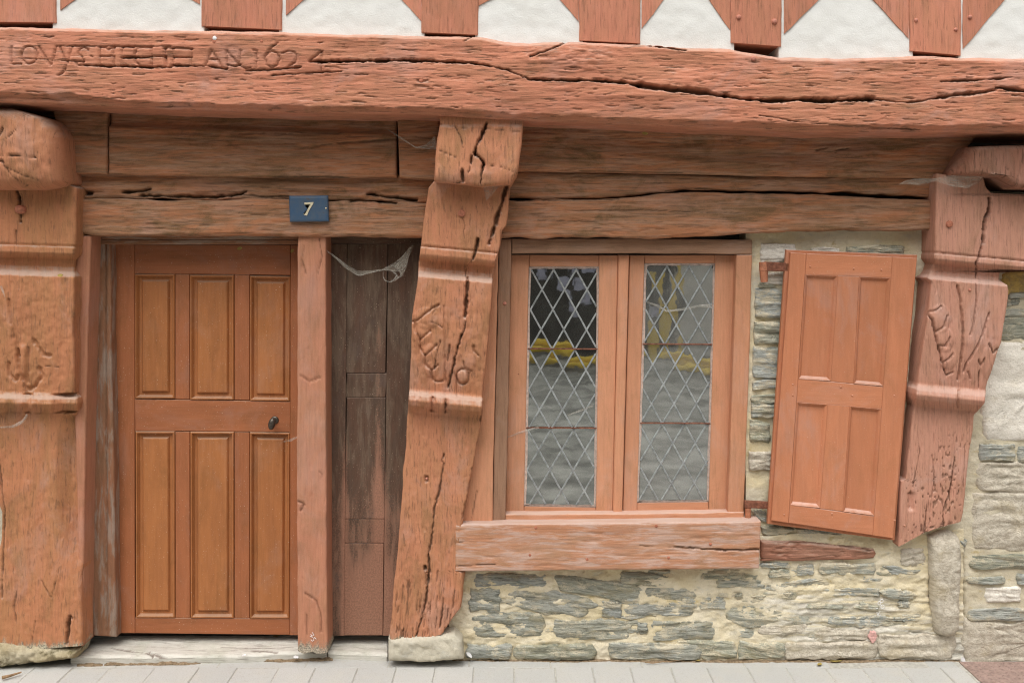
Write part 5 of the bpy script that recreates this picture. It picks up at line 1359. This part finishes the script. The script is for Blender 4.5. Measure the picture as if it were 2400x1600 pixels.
# ------------------------------------------------------------------ neighbouring wall at the right
nw = empty('neighbouring_wall', P(2450, 1545, .0).reshape(3), 'wall of big granite blocks and slates right of the last carved post', 'stone wall', None, 'thing')
field('mortar_bed', [(2150, 440), (2800, 440)], [(2150, 1549), (2800, 1549)], 'h', [(0, 2190), (.7, 2190), (.76, 2256), (1, 2259)], 2800, .0, .12, M_mortarn, nw, step=(4.5, 4), rnd=3, grain=0, seed=161, wob=0,
      relief=lambda X, Y: .007 * fbm(X / 70, Y / 50, 45, 4) + .006 * fbm(X / 24, Y / 18, 55, 4, .6), stain_shade=lambda X, Y: .45 * sstep(1380, 1440, Y) * sstep(2265, 2290, X),
      cracks=[([(2254, 1285), (2256, 1400), (2257, 1540)], 5, .03, .25), ([(2384, 980), (2370, 930)], 1.5, .004, .3)])
nst = [((2350, 636, 2480, 688), M_och, 0), ((2366, 686, 2440, 698), M_slate, 0), ((2360, 702, 2388, 716), M_slate, 0), ((2352, 722, 2470, 745), M_slate, 0), ((2346, 748, 2520, 796), M_slate, 0), ((2308, 812, 2560, 1018), M_gran, 0), ((2296, 1044, 2378, 1078), M_slate, 0), ((2386, 1046, 2480, 1080), M_slate, 0),
       ((2294, 1086, 2520, 1150), M_grang, 0), ((2282, 1168, 2500, 1284), M_grang, 0), ((2276, 1301, 2540, 1334), M_slate, .03), ((2268, 1352, 2354, 1367), M_slate, .1), ((2384, 1346, 2460, 1366), M_slate, 0), ((2310, 1376, 2392, 1408), M_gran, .1), ((2272, 1426, 2470, 1455), M_slate, -.05), ((2260, 1460, 2560, 1550), M_grang, 0),
       ((2540, 1050, 2760, 1180), M_gran, 0), ((2540, 1200, 2780, 1290), M_slate, 0), ((2580, 1320, 2780, 1440), M_grang, 0), ((2590, 820, 2790, 1000), M_grang, 0), ((2500, 500, 2760, 620), M_slate, 0), ((2540, 660, 2780, 780), M_gran, 0)]
for i, ((a, b, c, d), m, t) in enumerate(nst):
    big = (c - a) > 130 and m is not M_slate
    stone('stone', rect(a, b, c, d, 9 if big else 3), -.002 if big else -.003, .008, m, nw, seed=700 + i, n=72 if big else 56, strata=.008 if big else .006, tilt=t, flat=16 if big else 7, rag=9 if big else 5, grow=1.14)

# sliver of wall beyond the left post
lw = empty('left_wall', P(-160, 1545, .0).reshape(3), 'pale rendered strip of wall left of the left post', 'stone wall', None, 'thing')
field('render_coat', [(-420, 220), (40, 220)], [(-420, 1552), (40, 1552)], 'h', -420, 30, .0, .12, M_lime, lw, step=(8, 8), rnd=3, grain=0, rough=.006, seed=171, wob=0)
for i, (a, b, c, d) in enumerate(((-300, 1150, -60, 1260), (-340, 900, -90, 1040), (-280, 1330, -40, 1460), (-300, 560, -80, 700))):
    stone('stone', rect(a, b, c, d, 4), -.004, .012, M_grang, lw, seed=760 + i, n=40)

# ------------------------------------------------------------------ cobwebs and small scraps
def ribbon(name, a, b, y, mat, label=None, n=18, m=6, sag=.004, y2=None, seed=0, parent=None):
    """A thin veil between two pixel polylines at depth y (y2 at its far end)."""
    A0, B0 = A_(a), A_(b)
    def along(Q, t):
        L = np.concatenate([[0], np.cumsum(np.linalg.norm(np.diff(Q, axis=0), axis=1))]); L /= L[-1]
        return np.stack([np.interp(t, L, Q[:, 0]), np.interp(t, L, Q[:, 1])], -1)
    V = []; uv = []
    for t in np.linspace(0, 1, n):
        p, q = along(A0, t), along(B0, t)
        yy = y if y2 is None else y + (y2 - y) * t
        for s in np.linspace(0, 1, m):
            r = p * (1 - s) + q * s
            w = P(r[0], r[1], yy + sag * vn(t * 5 + seed, s * 2, seed + 2))
            V.append(w); uv.append((s * .3 + seed, t * 2.0))
    V = A_(V).reshape(-1, 3)
    idx = np.arange(n * m).reshape(n, m)
    f = np.stack([idx[:-1, :-1], idx[1:, :-1], idx[1:, 1:], idx[:-1, 1:]], -1).reshape(-1, 4)
    o = mesh_obj(name, V, f, mat, parent, uv=uv)
    if label: tag(o, label, 'cobweb', 'dusty cobwebs', 'thing')
    return o
def r9(*p): return [(760 + x / 3.92, 540 + y / 3.92) for x, y in p]
wb = ribbon('cobweb', r9((20, 180), (110, 240), (200, 310), (300, 370), (345, 372), (420, 368), (530, 355), (640, 300), (720, 230), (790, 140), (830, 130)),
            r9((20, 190), (110, 262), (190, 340), (300, 415), (345, 412), (420, 392), (530, 364), (620, 372), (690, 380), (750, 330), (780, 240)), -.02, M_web, 'hanging cobweb strung across the top of the dark side panel', n=40, y2=.03, seed=1)
ribbon('veil', r9((600, 365), (660, 410), (640, 445), (600, 470), (560, 455), (545, 420), (545, 372)), r9((640, 365), (690, 430), (660, 462), (605, 476), (550, 462), (537, 420), (540, 372)), .02, M_webt, None, n=24, m=3, seed=2, parent=wb)
ribbon('veil', r9((20, 184), (110, 258), (190, 338), (320, 414), (420, 388), (530, 362), (700, 366)), r9((20, 190), (110, 263), (190, 344), (320, 420), (420, 393), (530, 366), (700, 370)), -.018, M_webt, None, n=30, m=2, y2=.02, seed=3, parent=wb)
ribbon('veil', r9((780, 150), (700, 270), (640, 330), (690, 380), (740, 370)), r9((800, 160), (775, 250), (760, 330), (720, 420), (660, 450)), .015, M_web, None, n=20, m=5, seed=7, parent=wb)
def r10(*p): return [(2120 + x / 4.357, 300 + y / 4.357) for x, y in p]
ribbon('cobweb', r10((-60, 575), (0, 540), (100, 520), (200, 515), (310, 516), (420, 490), (560, 475), (680, 480), (800, 500)), r10((-60, 580), (20, 575), (150, 582), (250, 560), (320, 545), (500, 600), (560, 600), (640, 620), (760, 560), (800, 520)), -.155, M_web, 'dusty cobweb sheet over the top of the right carved post', n=36, seed=4)
ribbon('cobweb', [(908, 303), (940, 322), (975, 345), (1000, 338), (1020, 318)], [(908, 304), (938, 325), (975, 348), (1002, 349), (1022, 350)], -.12, M_webt, 'thin cobweb strands beside the middle beam end', n=20, m=3, seed=5)
ribbon('cobweb', [(1130, 432), (1150, 436), (1185, 433)], [(1140, 470), (1158, 452), (1160, 440)], -.185, M_web, 'small cobweb patch in the corner under the middle beam end', n=12, m=5, seed=6)
ribbon('cobweb', [(1190, 1022), (1220, 1010), (1262, 998)], [(1188, 1026), (1222, 1015), (1264, 1003)], .03, M_webt, 'cobweb wisp on the left sash at the lower saddle bar', n=14, m=3, seed=8)
ribbon('cobweb', [(1515, 706), (1545, 715), (1562, 727), (1600, 722), (1640, 714), (1668, 712)], [(1515, 709), (1545, 722), (1562, 732), (1602, 727), (1640, 719), (1668, 722)], .04, M_webt, 'cobweb thread across the upper panes of the right sash', n=20, m=3, seed=9)
ribbon('cobweb', [(1330, 972), (1352, 962), (1388, 948)], [(1332, 974), (1354, 966), (1390, 953)], .04, M_webt, 'cobweb thread across the middle panes of the left sash', n=12, m=3, seed=10)
ribbon('cobweb', [(0, 672), (6, 686), (14, 702)], [(4, 668), (10, 684), (13, 703)], -.13, M_webt, 'cobweb tuft on the left carved post', n=10, m=3, seed=11)
ribbon('cobweb', [(0, 1000), (30, 996), (52, 984), (62, 970)], [(0, 1003), (32, 1002), (55, 992), (66, 972)], -.13, M_webt, 'cobweb wisp under the scroll of the left carved post', n=14, m=3, seed=12)
ribbon('cobweb', [(664, 1033), (680, 1028), (697, 1022)], [(660, 1036), (682, 1034), (697, 1026)], .06, M_webt, 'cobweb wisp on the door beside the slim post', n=8, m=3, seed=13)
def leaf(px, py, y, L, W, ang, label, mat=None, cat='leaf', name='dry_leaf', z=None, group='dry leaves'):
    c = P(px, py, y).reshape(3) if z is None else PZ(px, py, z).reshape(3)
    V = []; n = 7
    for i in range(n):
        t = i / (n - 1); w = W * math.sin(math.pi * min(1, t * .92 + .06)) ** .8
        for s in (-1, 0, 1):
            a, b = (t - .5) * L, s * w
            x, zz = a * math.cos(ang) - b * math.sin(ang), a * math.sin(ang) + b * math.cos(ang)
            d = .25 * W * (abs(s) - .5) + .2 * L * (t - .5) ** 2
            V.append(c + ([x, -abs(d) - .001, zz] if z is None else [x, zz, abs(d) + .001]))
    V = A_(V)
    idx = np.arange(n * 3).reshape(n, 3)
    f = np.stack([idx[:-1, :-1], idx[1:, :-1], idx[1:, 1:], idx[:-1, 1:]], -1).reshape(-1, 4)
    Vb = V + ([0, .0012, 0] if z is None else [0, 0, -.0012])
    o = mesh_obj(name, np.concatenate([V, Vb]), np.concatenate([f, f[:, ::-1] + len(V)]), mat or M_leaf, uv=np.concatenate([V, Vb])[:, [0, 2]])
    thing(o, label, cat, group)
leaf(142, 645, -.135, .022, .006, .1, 'yellowish dry leaf caught on the ledge of the left carved post')
leaf(562, 582, .085, .02, .006, .3, 'curled dry leaf in a web at the head of the door')
leaf(685, 588, .085, .018, .006, .8, 'small yellow leaf hanging at the top right of the door')
leaf(1512, 313, -.11, .022, .006, -.1, 'small yellow leaf stuck on the rail over the window')
leaf(648, 1490, 0, .03, .007, .3, 'dry leaf lying on the threshold by the slim post', z=.034)
leaf(1921, 1556, 0, .03, .008, .9, 'brown curled leaf on the pavers below the rubble wall', z=.003)
leaf(1960, 1549, 0, .05, .006, .1, 'brown crumpled leaf at the foot of the rubble wall', z=.003)
leaf(1636, 1547, 0, .02, .006, .1, 'small brown leaf on the pavers under the window', z=.003)
leaf(694, 1540, 0, .03, .010, -1.0, 'white feather at the foot of the slim door post', M_white, 'feather', 'feather', z=.02, group=None)
leaf(572, 1535, 0, .02, .007, 1.2, 'white scrap on the front edge of the threshold', M_white, 'scrap', 'paper_scrap', z=.034, group=None)
leaf(1100, 1533, -.03, .03, .007, -.8, 'white scrap at the lower left corner of the rubble wall', M_white, 'scrap', 'paper_scrap', group=None)
leaf(2257, 1545, -.02, .03, .008, -1.1, 'white scrap in the corner by the access cover', M_white, 'scrap', 'paper_scrap', group=None)
tw = tube('twig', PZ([5, 25, 50], [1587, 1582, 1574], .012), [.007, .005, .003], M_twig); thing(tw, 'short dry twig on the pavers at the lower left corner', 'twig')
tw = tube('twig', PZ([1512, 1530, 1560, 1600], [1551, 1553, 1549, 1546], .006), [.002, .002, .0015, .001], M_twig); thing(tw, 'thin curved twig on the pavers under the window', 'twig')
